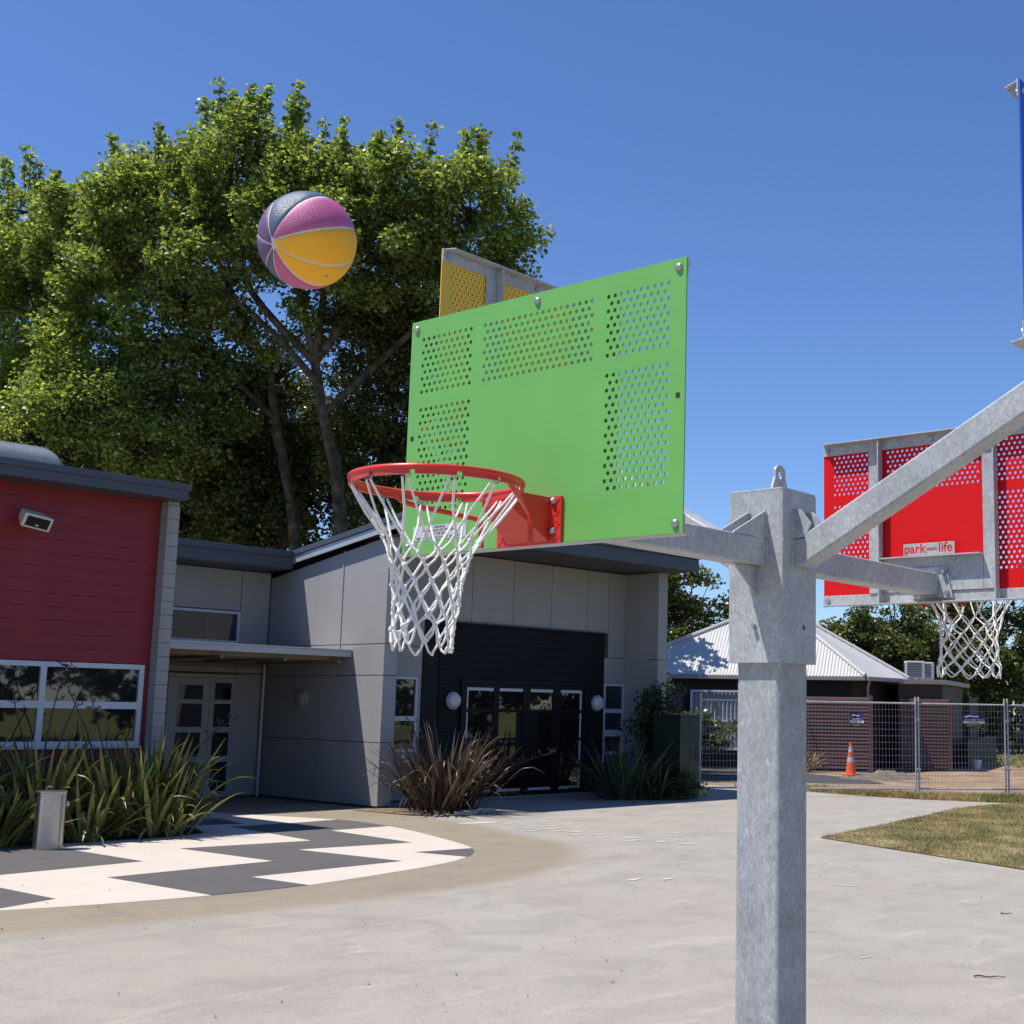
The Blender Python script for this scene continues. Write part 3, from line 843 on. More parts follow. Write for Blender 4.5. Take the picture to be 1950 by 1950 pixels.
    for sy in (-1, 1):
        mb = MB()
        pts = [(cx + .05, sy * .228, rz - .006), (cx + .062, sy * .226, rz - .022), (cx + .10, sy * .208, rz - .036), (cx + .19, sy * .152, rz - .052), (cx + .262, sy * .107, rz - .066), (cx + .27, sy * .102, rz - .082), (cx + .275, sy * .1, rz - .150)]
        mb.tube(smooth_curve(pts, 4), .0078, 10); mb.build('brace', M['rim'], rim, smooth=True, sharp=60)
    for k in range(12):
        a = 2 * math.pi * k / 12 + R(-3) + 2 * math.pi / 192
        c, s_ = math.cos(a), math.sin(a)
        mb = MB(); mb.tube([(cx + .234 * c - s_ * t * .012, .234 * s_ + c * t * .012, rz - .018 - .010 * (1 - t * t)) for t in (-1, -.6, 0, .6, 1)], .002, 6)
        mb.build('net_hook', M['bolt'], rim, smooth=True)
    ne = link('net', make_net(sway, seed, 1.0 if park else 0.0), rig); ne.matrix_local = Mx @ Matrix.Translation((cx, 0, rz - .026)) @ Matrix.Diagonal((1, 1, .96, 1))
    return b

gx, gy = RIGC
make_hoop_unit('green', 'green perforated backboard in front of the post', 2.812 - gx, 2.692 - gy, 2.272, 0, (-.018, .022, -.014, .6), 3, sticker=True)
make_hoop_unit('red_board', 'red perforated backboard seen from behind', 5.415 - gx, 2.655 - gy, 2.288, math.pi, (0, -.01, 0, 0), 9, park=True)
make_hoop_unit('yellow', 'yellow perforated backboard behind the green one', 4.159 - gx, 4.0 - gy, 2.915, -math.pi / 2, (0, 0, 0, 0), 5)
make_hoop_unit('blue', 'blue backboard at the edge of view', 4.03 - gx, 1.4 - gy, 2.855, math.pi / 2, (0, 0, 0, 0), 6)

# arms
def gusset(poly, axis, a, b, par):
    mb = MB(); mb.prism(poly, axis, a, b); return mb.build('gusset', M['galv'], par, bevel=.001)
def weld(p0, p1, par, n=9, r=.005):
    p0 = Vector(p0); p1 = Vector(p1)
    mb = MB(); mb.tube([p0.lerp(p1, i / (n - 1)) + Vector([RND.uniform(-.0012, .0012) for _ in range(3)]) for i in range(n)], [r * RND.uniform(.8, 1.25) for _ in range(n)], 6)
    mb.build('weld_bead', M['galv'], par, smooth=True)
for sg, xe in ((-1, 2.812 + .028 - gx), (1, 5.415 - .028 - gx)):
    x0 = sg * .121
    mb = MB(); mb.prism([(y, 2.37 + z) for y, z in rsq(.05, .009, 3)], 'x', min(x0, xe), max(x0, xe))
    arm = mb.build('arm', M['galv'], rig, smooth=True, sharp=40)
    for yy in (-.043, .030):
        gusset([(x0, 2.4212), (x0 + sg * .205, 2.4212), (x0 + sg * .2, 2.426), (x0 + sg * .004, 2.522), (x0, 2.522)], 'y', yy - .004, yy + .004, arm)
        weld((x0, yy - .006, 2.425), (x0, yy - .006, 2.515), arm)
    gusset([(x0, 2.3188), (x0 + sg * .145, 2.3188), (x0 + sg * .14, 2.312), (x0 + sg * .006, 2.215), (x0, 2.215)], 'y', -.009, -.001, arm)
    weld((x0, -.012, 2.312), (x0, -.012, 2.22), arm)
    weld((x0, -.052, 2.325), (x0, -.052, 2.415), arm, 9, .006)
for sg, ye, zt in ((-1, 1.4 + .03 - gy, 2.855), (1, 4.0 - .03 - gy, 2.915)):
    y0 = sg * .121; ym = sg * .172
    # short stub, then the sloping tube up to the board
    mb = MB(); mb.box(-.05, .05, min(y0, ym), max(y0, ym), 2.32, 2.42); stub = mb.build('arm_stub', M['galv'], rig, bevel=.004)
    L0 = Vector((0, ym, 2.37)); sl_ = (zt + .09 - 2.37) / (ye - ym)
    mb = MB()
    prof = rsq(.05, .009, 3)
    vs = []
    for yy in (ym - sg * .001, ye):
        zc = 2.384 + sl_ * (yy - ym)
        for (a, b_) in prof: vs.append((a, yy, zc + b_ * 1.12))
    n = len(prof)
    fs = [tuple(range(n)), tuple(range(2 * n - 1, n - 1, -1))] + [((k + 1) % n, k, n + k, n + (k + 1) % n) for k in range(n)]
    if sg > 0: fs = [tuple(reversed(f)) for f in fs]
    mb.add(vs, fs); arm = mb.build('arm', M['galv'], rig, smooth=True, sharp=40)
    # folded seam line along the tube's sunny side
    for xx in (-.046, .046):
        gusset([(y0, 2.422), (y0, 2.53), (y0 + sg * .03, 2.53), (y0 + sg * .075, 2.475), (y0 + sg * .055, 2.428)], 'x', xx - .004, xx + .004, arm)
        weld((xx * 1.12, y0, 2.425), (xx * 1.12, y0, 2.525), arm)
    weld((-.053, y0, 2.322), (-.053, y0, 2.42), arm)

# ================================================================== basketball in flight
ball = empty('basketball', (1.714, 2.636, 2.899), 0, 'orange, pink and navy basketball in the air above the rim', 'basketball')
JA = Vector((-.905, -.165, -.30)).normalized(); JB = Vector((-.905, -.19, -.415)).normalized()
def frame_(J):
    e1 = (Vector((0, 0, 1)) - J * J.z).normalized(); return J, e1, J.cross(e1)
FA, FB = frame_(JA), frame_(JB)
BR = .1165
mb = MB(); mb.ball((0, 0, 0), BR - .0022, 40); mb.build('seam_body', M['ball_seam'], ball, smooth=True, sharp=80)
seams = [(150.7, FB), (121.5, FB), (65.0, FB), (13.3, FA), (-37.0, FA), (-84.1, FA), (-129.5, FB), (-168.5, FB)]
cols = ['ball_nv', 'ball_pu', 'ball_pu', 'ball_nv', 'ball_pk', 'ball_or', 'ball_or', 'ball_pk']   # panel between seam i and i+1
def seam_pt(i, th, side):
    az, (J, e1, e2) = seams[i % 8]; a = R(az)
    p = J * math.cos(th) + (e1 * math.cos(a) + e2 * math.sin(a)) * math.sin(th)
    t = (-e1 * math.sin(a) + e2 * math.cos(a))
    return (p + t * side * (.0019 / BR)).normalized()
for i in range(8):
    mb = MB(); nt, na = 40, 12; vs = []
    for t in range(nt + 1):
        th = R(2.6) + (math.pi - R(6)) * t / nt
        A_, B_ = seam_pt(i, th, -1), seam_pt(i + 1, th, 1)
        az, (J, e1, e2) = seams[i]; mida = R((seams[i][0] + (seams[(i + 1) % 8][0] if i < 7 else seams[0][0] - 360)) / 2)
        for k in range(na + 1):
            u = k / na
            u = .05 if k == 1 else (.95 if k == na - 1 else u)
            v = (A_ * math.sin((1 - u) * (w_ := max(1e-4, A_.angle(B_)))) + B_ * math.sin(u * w_)).normalized()
            edge = (t in (0, nt)) or (k in (0, na))
            vs.append(v * (BR - .0028 if edge else (BR - .0004 if k in (1, na - 1) else BR)))
    fs = [(t * (na + 1) + k, t * (na + 1) + k + 1, (t + 1) * (na + 1) + k + 1, (t + 1) * (na + 1) + k) for t in range(nt) for k in range(na)]
    mb.add(vs, fs); mb.build('panel', M[cols[i]], ball, smooth=True, sharp=80)
q = (FA[0] * math.cos(R(78)) + (FA[1] * math.cos(R(-146)) + FA[2] * math.sin(R(-146))) * math.sin(R(78)))
mb = MB(); mb.lathe([(.0028, 0), (.0024, .0006)], (0, 0, 0), 10, Matrix.Translation(q * (BR - .0002)) @ q.to_track_quat('Z', 'Y').to_matrix().to_4x4()); mb.build('valve', M['ink'], ball)

# ================================================================== buildings
def bx(parent, name, mat, x0, x1, y0, y1, z0, z1, bevel=0):
    mb = MB(); mb.box(x0, x1, y0, y1, z0, z1); return mb.build(name, mat, parent, bevel=bevel)

def board_run(parent, mat, x0, x1, y, z0, z1, pitch, name='weatherboard', axis='x'):
    """lapped boards on a wall facing -y: each board its own piece, bottom edge proud"""
    z = z0; cache = {}
    while z < z1 - .02:
        zt = min(z + pitch, z1)
        key = round(zt - z, 4)
        if key not in cache:
            mb = MB(); h = zt - z
            mb.prism([(0, 0), (-.020, .002), (-.008, h - .001), (0, h - .001)], 'x', x0, x1)
            cache[key] = mb.mesh(name, mat)
        o = link(name, cache[key], parent, loc=(0, y, z)); z += pitch

def window(parent, name, x0, x1, z0, z1, y, cols, rows, fr=.05, mat=None, glass=None, depth=.05, proud=.02):
    """window on a wall facing -y; cols / rows are interior bar positions"""
    mat = mat or M['white_fr']; glass = glass or M['glass']
    w = empty(name, (0, 0, 0), parent=parent)
    mb = MB(); ya, yb = y - proud, y + depth
    mb.box(x0, x1, ya, yb, z1 - fr, z1); mb.box(x0, x1, ya, yb, z0, z0 + fr)
    mb.box(x0, x0 + fr, ya, yb, z0 + fr + .0005, z1 - fr - .0005); mb.box(x1 - fr, x1, ya, yb, z0 + fr + .0005, z1 - fr - .0005)
    mb.build('frame', mat, w, bevel=.003)
    xs = [x0 + fr] + [c for p in cols for c in p] + [x1 - fr]; zs = [z0 + fr] + [c for p in rows for c in p] + [z1 - fr]
    for (a, b) in cols: bx(w, 'mullion', mat, a, b, ya + .002, yb - .002, z0 + fr, z1 - fr, .002)
    for (a, b) in rows:
        for i in range(0, len(xs), 2): bx(w, 'transom', mat, xs[i], xs[i + 1], ya + .003, yb - .003, a, b, .002)
    for i in range(0, len(xs), 2):
        for j in range(0, len(zs), 2):
            bx(w, 'pane', glass, xs[i] - .004, xs[i + 1] + .004, y + .018, y + .024, zs[j] - .004, zs[j + 1] + .004)
    return w

# ---------------- red classroom block on the left
red = empty('red_building', (6, 18, 0), 0, 'dark red weatherboard classroom with charcoal roof edge at the left', 'building')
def ch(o, p):       # keep world coordinates for children of an offset empty
    o.parent = p; o.matrix_parent_inverse = p.matrix_world.inverted() if False else Matrix.Translation(-Vector(p.location)); return o
def inv(p): return Matrix.Translation(-Vector(p.location))
class WP:
    """context: children created while active use world coordinates under empty p"""
    def __init__(s, p): s.p = p
    def __enter__(s): s.before = set(COL.objects); return s.p
    def __exit__(s, *a):
        for o in COL.objects:
            if o not in s.before and o.parent is s.p: o.matrix_parent_inverse = Matrix.Translation(-Vector(s.p.location))
RW = 18.0
with WP(red):
    bx(red, 'wall', M['brown_d'], -3, 9.50, RW + .07, 27, 0, 4.66)
    board_run(red, M['red_wall'], -3, 9.52, RW + .02, 2.285, 4.66, .183)
    board_run(red, M['red_wall'], -3, 9.52, RW + .02, 0.02, 1.13, .183)
    board_run(red, M['red_wall'], 9.45, 9.52, RW + .02, 1.118, 2.285, .183)
    window(red, 'window', 3.0, 9.44, 1.13, 2.275, RW, [(4.60, 4.68), (6.30, 6.38), (7.97, 8.05)], [(1.645, 1.745)], .07, depth=.08)
    bx(red, 'window_sill', M['white_fr'], 2.96, 9.46, RW - .05, RW + .03, 1.10, 1.128, .003)
    # roof slab with two-step fascia
    mb = MB(); mb.box(-3, 9.66, 17.50, 27.2, 4.66, 4.795); mb.build('fascia', M['roof_dk'], red, bevel=.004)
    mb = MB(); mb.box(-3.02, 9.69, 17.47, 27.2, 4.7955, 4.885); roof = mb.build('roof', M['roof_dk'], red, bevel=.006)
    # domed skylight on the roof
    mb = MB(); prof = [(19.2 + .75 * -math.cos(math.pi * k / 10),   .06 + .44 * math.sin(math.pi * k / 10) ** .7) for k in range(11)]
    prof = [(18.45, 0)] + prof + [(19.95, 0)]
    n = len(prof); vs = []
    for xx, sc in ((5.6, .96), (8.10, 1), (8.19, .93), (8.26, .72), (8.29, .4)):
        vs += [(xx, 19.2 + (y - 19.2) * (1 if sc > .5 else .98), 4.886 + z * sc) for y, z in prof]
    fs = [(i * n + k, i * n + k + 1, (i + 1) * n + k + 1, (i + 1) * n + k) for i in range(4) for k in range(n - 1)] + [tuple(range(n - 1, -1, -1)), tuple(4 * n + k for k in range(n))]
    mb.add(vs, fs); o = mb.build('skylight', plain('skylight_grey', (0.22, 0.23, 0.24), .25, var=.15, scale=9), roof, smooth=True, sharp=50)
    # block fin wall at the end
    z = 0; k = 0
    bm_ = MB(); bm_.box(9.535, 9.705, 17.83, 18.4, 0, 4.655); fin = bm_.build('fin_wall', M['block'], red)
    mb = MB(); mb.box(9.527, 9.713, 17.81, 18.42, .004, .196); blk = mb.mesh('block', M['block'], bevel=.004)
    for k in range(23):
        link('block', blk, fin, loc=(0, RND.uniform(-.002, .002), k * .2))
for o in red.children:
    pass

# loudspeaker on the red wall
sp = empty('loudspeaker', (7.6, 17.98, 4.16), 0, 'cream outdoor loudspeaker high on the red wall', 'loudspeaker')
mb = MB(); mb.box(-.09, .09, -.02, .01, -.06, .10); mb.build('bracket', M['cream'], sp, bevel=.004)
Mt = Matrix.Translation((0, -.20, 0)) @ Matrix.Rotation(R(24), 4, 'X') @ Matrix.Rotation(R(8), 4, 'Y')
mb = MB()
vs = [Mt @ Vector(p) for p in ((-.2, -.16, -.1), (.2, -.16, -.1), (.2, -.16, .1), (-.2, -.16, .1), (-.14, .14, -.06), (.14, .14, -.06), (.14, .14, .08), (-.14, .14, .08))]
mb.add(vs, [(0, 1, 2, 3), (5, 4, 7, 6), (0, 4, 5, 1), (1, 5, 6, 2), (2, 6, 7, 3), (3, 7, 4, 0)]); mb.build('housing', M['cream'], sp, bevel=.02)
mb = MB(); mb.box(-.155, .155, -.168, -.163, -.068, .068, Mt); gr = mb.build('grille', M['black_fr'], sp)
mb = MB(); mb.box(-.02, .02, -.170, -.1685, -.045, -.030, Mt); mb.build('badge', M['sign_w'], gr)

# ---------------- grey hall
hall = empty('grey_building', (18, 22, 0), 0, 'grey panelled school hall with charcoal roof and black entrance', 'building')
XS, YP, YW = 14.16, 18.65, 19.62
def rz_top(y): return 5.12 - (y - 17.9) * .142
def wall_top(y): return 4.715 - (y - 18.64) * .158
gap = .007
with WP(hall):
    mb = MB()
    mb.box(14.445, 21.42, YW + .02, 27, 0, 4.62); mb.prism([(YP + .015, 0), (27, 0), (27, 3.4), (YP + .015, 4.68)], 'x', XS + .015, 14.42)
    mb.build('wall_core', M['grey_wall2'], hall)
    def pan(y0, y1, z0, z1=None, slope=False):
        mb = MB(); a, b = y0 + gap, y1 - gap
        if slope: poly = [(a, z0 + gap), (b, z0 + gap), (b, wall_top(b)), (a, wall_top(a))]
        else: poly = [(a, z0 + gap), (b, z0 + gap), (b, z1 - gap), (a, z1 - gap)]
        mb.prism(poly, 'x', XS, XS + .02); mb.build('wall_panel', M['grey_wall'], hall, bevel=.0015)
    pan(YP - gap, 19.96, 2.82, slope=True); pan(19.96, 22.3, 2.82, slope=True)
    for z0, z1 in ((2.27, 2.82), (1.11, 2.27), (.03, 1.11)): pan(YP - gap, 22.3, z0, z1)
    # cover strip on the vertical joint
    bx(hall, 'joint_strip', M['grey_wall'], XS - .016, XS - .0005, 19.945, 19.975, 2.75, 4.53, .002)
    # pier ends facing the yard
    for (xa, xb) in ((14.182, 14.444), (21.424, 21.722)):
        for z0, z1 in ((.03, 1.11), (1.11, 2.27), (2.27, 2.82), (2.82, 4.72)):
            bx(hall, 'wall_panel', M['grey_wall'], xa, xb, YP, YP + .3 if xa > 20 else YP + .02, z0 + gap, z1 - gap, .0015)
    mb = MB(); mb.box(14.4, 14.4425, YP + .021, YW + .02, .03, 4.7); mb.build('pier_return', M['grey_wall'], hall)
    bx(hall, 'pier_return', M['grey_wall'], 21.424, 21.70, YP + .301, 27, .03, 4.70)
    # recessed front wall panels above and beside the black entrance
    xj = [14.445, 15.87, 16.96, 18.06, 19.13, 20.21, 20.89, 21.422]
    for i in range(len(xj) - 1):
        bx(hall, 'wall_panel', M['grey_wall'], xj[i] + gap, xj[i + 1] - gap, YW, YW + .019, (2.85 if (i in (0, 6)) else 3.36) + gap, 4.70, .0015)
    bx(hall, 'wall_panel', M['grey_wall'], 20.77, 21.422, YW, YW + .019, 2.29, 2.85 - gap, .0015)
    bx(hall, 'wall_panel', M['grey_wall'], 14.445, 15.78, YW, YW + .019, 2.29, 2.85 - gap, .0015)
    bx(hall, 'wall_panel', M['grey_wall'], 15.70, 15.78, YW, YW + .019, .03, 2.28, .0015)
    bx(hall, 'wall_panel', M['grey_wall'], 14.445, 15.13, YW, YW + .019, .03, 2.28, .0015)
    bx(hall, 'wall_panel', M['grey_wall'], 15.13, 15.70, YW, YW + .019, .03, .90, .0015)
    bx(hall, 'wall_panel', M['grey_wall'], 20.77, 21.422, YW, YW + .019, .03, .28, .0015)
    window(hall, 'window', 15.135, 15.695, .905, 2.285, YW, [], [(1.47, 1.56)], .05)
    wr = window(hall, 'window', 20.775, 21.56 - .14, .285, 2.285, YW, [], [(.76, .84), (1.16, 1.30), (1.66, 1.75)], .045)
    # black weatherboard entrance block
    bx(hall, 'entrance_core', M['black_fr'], 15.80, 20.74, YW - .002, YW + .018, .02, 3.36)
    board_run(hall, M['black_wall'], 16.2, 20.755, 19.615, 2.30, 3.36, .165)
    board_run(hall, M['black_wall'], 16.2, 16.72, 19.615, 0.02, 2.30, .165)
    board_run(hall, M['black_wall'], 20.215, 20.755, 19.615, 0.02, 2.30, .165)
    bx(hall, 'parapet_cap', M['roof_dk'], 15.80, 20.775, 19.57, YW - .003, 3.361, 3.385, .002)
    # doors: four leaves of four panes
    fr = M['black_fr']
    dr = empty('entrance_doors', (0, 0, 0), parent=hall)
    mb = MB(); mb.box(16.735, 20.20, 19.56, 19.61, 2.20, 2.285); mb.box(16.735, 16.80, 19.56, 19.61, 0, 2.1995); mb.box(20.135, 20.20, 19.56, 19.61, 0, 2.1995)
    mb.build('door_frame', fr, dr, bevel=.004)
    colx = [(16.883, 17.58), (17.726, 18.372), (18.576, 19.221), (19.435, 20.073)]
    edges = [16.803, 17.652, 18.473, 19.328, 20.132]
    rows = [(.10, .525), (.60, 1.094), (1.144, 1.648), (1.711, 2.125)]
    for i, (a, b) in enumerate(colx):
        mb = MB(); l, r_ = edges[i] + .003, edges[i + 1] - .003
        mb.box(l, a, 19.575, 19.612, .02, 2.195); mb.box(b, r_, 19.575, 19.612, .02, 2.195)
        zz = [.02] + [v for q in rows for v in q] + [2.195]
        for k in range(0, len(zz), 2): mb.box(a - .0005, b + .0005, 19.576, 19.611, zz[k], zz[k + 1])
        mb.build('door_leaf', fr, dr, bevel=.003)
        for k, (z0, z1) in enumerate(rows):
            bx(dr, 'pane', M['glass_dk'], a - .003, b + .003, 19.600, 19.606, z0 - .003, z1 + .003)
        wt = M['white_fr']
        bx(dr, 'white_trim', wt, a + .001, b - .001, 19.590, 19.5985, 2.065, 2.124)
        bx(dr, 'white_trim', wt, a + .001, b - .001, 19.590, 19.5985, .101, .150)
        for (z0, z1) in rows:
            if i == 0: bx(dr, 'white_trim', wt, a + .001, a + .045, 19.5905, 19.599, z0 + .001, z1 - .001)
            if i == 3: bx(dr, 'white_trim', wt, b - .045, b - .001, 19.5905, 19.599, z0 + .001, z1 - .001)
    # high roof with deep charcoal fascia, soffit and rake
    mb = MB()
    mb.prism([(17.93, 5.0), (17.93, rz_top(17.93)), (27.0, rz_top(27)), (27, rz_top(27) - .1), (18.2, 4.96)], 'x', 14.03, 21.9)
    mb.build('roof', M['roof_dk'], hall)
    bx(hall, 'fascia', M['roof_dk'], 14.03, 21.88, 17.905, 17.928, 4.72, 4.985, .003)
    bx(hall, 'gutter', M['roof_dk'], 14.03, 21.90, 17.86, 17.9275, 4.99, 5.09, .006)
    bx(hall, 'soffit', plain('dark_soffit', (.06, .06, .068), .7), 14.16, 21.86, 17.93, YW + .2, 4.722, 4.74)
    mb = MB(); mb.prism([(17.9, rz_top(17.9) - .10), (21.45, rz_top(21.45) - .10), (21.45, rz_top(21.45) - .245), (17.9, rz_top(17.9) - .245)], 'x', 14.035, 14.06); mb.build('rake_board', M['lt_trim'], hall, bevel=.003)
    mb = MB(); mb.prism([(17.88, rz_top(17.88)), (21.47, rz_top(21.47)), (21.47, rz_top(21.47) - .098), (17.88, rz_top(17.88) - .098)], 'x', 14.01, 14.0295); mb.build('rake_flashing', M['roof_dk'], hall)
    bx(hall, 'fascia', M['roof_dk'], 21.86, 21.885, 17.93, 26, 4.72, 4.985)
    # low link block with door, high window and canopy
    YD = 22.3
    bx(hall, 'link_core', M['grey_wall2'], 9.7, 14.15, YD + .02, 27, 0, 4.28)
    for (xa, xb, za, zb) in ((9.75, 12.15, 2.83, 4.24), (12.15, 13.53, 3.47, 4.24), (13.53, 14.15, 2.30, 4.24), (9.75, 12.15, 0.03, 2.83), (13.56, 14.15, .03, 2.29), (12.15, 13.53, 2.30, 2.83)):
        bx(hall, 'wall_panel', M['grey_wall'], xa + gap, xb - gap, YD, YD + .019, za + gap, zb - gap, .0015)
    window(hall, 'window', 11.2, 13.525, 2.85, 3.455, YD, [], [], .05)
    dl = empty('side_door', (0, 0, 0), parent=hall)
    wf = plain('grey_door_frame', (.33, .34, .35), .5)
    mb = MB(); mb.box(12.16, 13.545, YD - .03, YD + .01, 2.20, 2.27); mb.box(12.16, 12.22, YD - .03, YD + .01, 0, 2.1995); mb.box(13.485, 13.545, YD - .03, YD + .01, 0, 2.1995); mb.box(13.0, 13.055, YD - .03, YD + .01, 0, 2.1995); mb.build('door_frame', wf, dl, bevel=.004)
    for (l, r_, a, b) in ((12.223, 12.997, 12.36, 12.86), (13.058, 13.482, 13.10, 13.44)):
        rws = [(.13, .66), (.76, 1.20), (1.30, 1.72), (1.80, 2.11)] if l > 13 else [(.13, .66), (.76, 1.20), (1.30, 1.72), (1.80, 2.06)]
        mb = MB(); mb.box(l, a, YD - .022, YD + .012, .015, 2.195); mb.box(b, r_, YD - .022, YD + .012, .015, 2.195)
        zz = [.015] + [v for q in rws for v in q] + [2.195]
        for k in range(0, len(zz), 2): mb.box(a - .0005, b + .0005, YD - .021, YD + .011, zz[k], zz[k + 1])
        mb.build('door_leaf', wf, dl, bevel=.003)
        for (z0, z1) in rws: bx(dl, 'pane', M['glass_dk'], a - .003, b + .003, YD - .002, YD + .004, z0 - .003, z1 + .003)
    bx(hall, 'fascia', M['roof_dk'], 9.75, 14.029, 21.40, 21.425, 4.273, 4.485, .003)
    bx(hall, 'gutter', M['roof_dk'], 9.75, 14.005, 21.36, 21.424, 4.488, 4.60, .006)
    bx(hall, 'roof', M['roof_dk'], 9.75, 14.15, 21.4255, 27, 4.40, 4.59)
    bx(hall, 'soffit', plain('dark_soffit_low', (.05, .05, .056), .7), 9.75, 14.02, 21.4255, YD + .01, 4.255, 4.275)
    # canopy
    can = empty('canopy', (0, 0, 0), parent=hall)
    bx(can, 'canopy_fascia', M['lt_trim'], 9.72, 14.155, 19.585, 19.615, 2.595, 2.70, .004)
    bx(can, 'canopy_flashing', M['lt_trim'], 9.72, 14.157, 19.565, 19.70, 2.7005, 2.725, .003)
    bx(can, 'canopy_roof', M['lt_trim'], 9.72, 14.155, 19.6155, YD - .003, 2.66, 2.70)
    for yy in (19.9, 20.6, 21.3, 21.95): bx(can, 'purlin', M['timber'], 9.72, 14.15, yy, yy + .07, 2.53, 2.658, .003)
    bx(can, 'wall_beam', M['timber'], 11.9, 14.0, YD - .09, YD - .005, 2.40, 2.47, .003)
    for xx in (10.4, 11.6, 12.8, 13.9): 
        bx(can, 'rafter', M['timber'], xx, xx + .05, 19.62, YD - .1, 2.48, 2.529)
    # downpipe in the corner
    mb = MB(); mb.tube([(14.06, 22.2, 2.46), (14.06, 22.2, .02)], .032, 12); mb.build('downpipe', M['lt_trim'], hall, smooth=True)
    bx(hall, 'threshold', M['concrete'], 16.7, 20.25, 19.45, 19.60, -.003, .012)

def wall_light(loc, rz, label, dim=False):
    o = empty('wall_light', loc, rz, label, 'wall light', 'round bulkhead lights on the hall')
    Q = Matrix.Rotation(R(90), 4, 'X')
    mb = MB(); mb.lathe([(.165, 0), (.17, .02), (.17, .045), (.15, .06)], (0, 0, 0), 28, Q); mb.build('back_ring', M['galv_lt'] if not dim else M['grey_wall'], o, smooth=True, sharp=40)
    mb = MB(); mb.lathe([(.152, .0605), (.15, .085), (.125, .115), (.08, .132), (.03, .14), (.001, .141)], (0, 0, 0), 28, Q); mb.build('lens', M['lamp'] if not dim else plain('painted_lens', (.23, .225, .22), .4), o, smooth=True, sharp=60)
wall_light((16.53, 19.594, 1.86), 0, 'glossy round wall light left of the black entrance doors')
wall_light((20.53, 19.594, 1.865), 0, 'glossy round wall light right of the black entrance doors')
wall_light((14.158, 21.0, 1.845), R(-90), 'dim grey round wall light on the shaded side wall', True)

# drinking fountain
df = empty('drinking_fountain', (7.34, 15.98, 0), R(-8), 'brushed steel drinking fountain standing beside the flax bed', 'drinking fountain')
oval = [(.165 * math.cos(a) * (abs(math.cos(a)) ** -.25 if abs(math.cos(a)) > .05 else 1), .115 * math.sin(a) * (abs(math.sin(a)) ** -.25 if abs(math.sin(a)) > .05 else 1)) for a in [2 * math.pi * k / 28 for k in range(28)]]
mb = MB(); mb.prism(oval, 'z', .0, .655); mb.build('body', M['steel'], df, smooth=True, sharp=50)
mb = MB(); mb.prism([(x * 1.04, y * 1.04) for x, y in oval], 'z', .656, .682); mb.build('bowl_rim', M['steel'], df, smooth=True, bevel=.004)
mb = MB(); mb.box(.09, .095, -.118, -.1155, .02, .64); mb.build('panel_seam', M['ink'], df)
mb = MB(); mb.tube(smooth_curve([(-.06, .02, .68), (-.065, .02, .71), (-.045, .0, .735), (-.02, -.01, .735), (-.005, -.02, .725)], 4), .007, 8); mb.build('bubbler_tap', M['steel'], df, smooth=True)
mb = MB(); mb.box(.166, .20, -.03, .03, .50, .56); mb.build('push_button', M['steel'], df, bevel=.008)

# green service cabinet
cb = empty('service_cabinet', (20.76, 17.53, 0), 0, 'tall dark green metal cabinet at the end of the hall', 'cabinet')
mb = MB(); mb.box(-.30, .30, -.36, .36, .0, 1.62); mb.build('body', M['cabinet'], cb, bevel=.006)
mb = MB(); mb.box(-.315, .315, -.375, .375, 1.6205, 1.66); mb.build('lid', M['cabinet'], cb, bevel=.006)
mb = MB(); mb.box(-.005, .005, -.3635, -.3605, .05, 1.60); mb.box(.2, .23, -.373, -.3605, .8, 1.0); mb.build('door_gap', M['ink'], cb)

# ================================================================== plants
def blade_mesh(name, L_, w, bend, droop, mat, seed, tip=.3):
    r = random.Random(seed); n = 9; vs = []; 
    x = z = 0; ang = R(90); 
    for i in range(n + 1):
        t = i / n
        ww = w * (0.55 + .45 * min(1, t * 4)) * (1 - max(0, (t - .55) / .45) ** 1.6)
        ww = max(ww, .002)
        vs += [(x, -ww / 2, z + ww * .18), (x, 0, z - ww * .05), (x, ww / 2, z + ww * .18)]
        ang -= R(bend) / n * (0.4 + 1.2 * t) + (R(droop) * (t > .62) / (n * .38))
        x += L_ / n * math.cos(ang); z += L_ / n * math.sin(ang)
    fs = []
    for i in range(n):
        a = i * 3
        fs += [(a, a + 1, a + 4, a + 3), (a + 1, a + 2, a + 5, a + 4)]
    mb = MB(); mb.add(vs, fs); return mb.mesh(name, mat, smooth=True, sharp=80)

def flax_mat(name, dark, mid, light):
    m, nt, N, L, P = newmat(name)
    oi = N.new("ShaderNodeObjectInfo"); r = ramp(N, [(0, dark), (.5, mid), (1, light)])
    L.new(oi.outputs["Random"], r.inputs[0])
    tc = N.new("ShaderNodeTexCoord"); nz = N.new("ShaderNodeTexNoise"); nz.inputs["Scale"].default_value = 5; L.new(tc.outputs["Object"], nz.inputs["Vector"])
    rr = ramp(N, [(.35, (.8, .8, .8)), (.7, (1.25, 1.2, 1.0))]); L.new(nz.outputs["Fac"], rr.inputs[0])
    mx = N.new("ShaderNodeMix"); mx.data_type = 'RGBA'; mx.blend_type = 'MULTIPLY'; mx.inputs["Factor"].default_value = 1
    L.new(r.outputs[0], mx.inputs["A"]); L.new(rr.outputs[0], mx.inputs["B"]); L.new(mx.outputs["Result"], P.inputs["Base Color"])
    P.inputs["Roughness"].default_value = 0.42
    t = N.new("ShaderNodeBsdfTranslucent"); L.new(mx.outputs["Result"], t.inputs["Color"])
    ms = N.new("ShaderNodeMixShader"); ms.inputs[0].default_value = .22
    L.new(P.outputs[0], ms.inputs[1]); L.new(t.outputs[0], ms.inputs[2]); L.new(ms.outputs[0], N["Material Output"].inputs["Surface"])
    return m
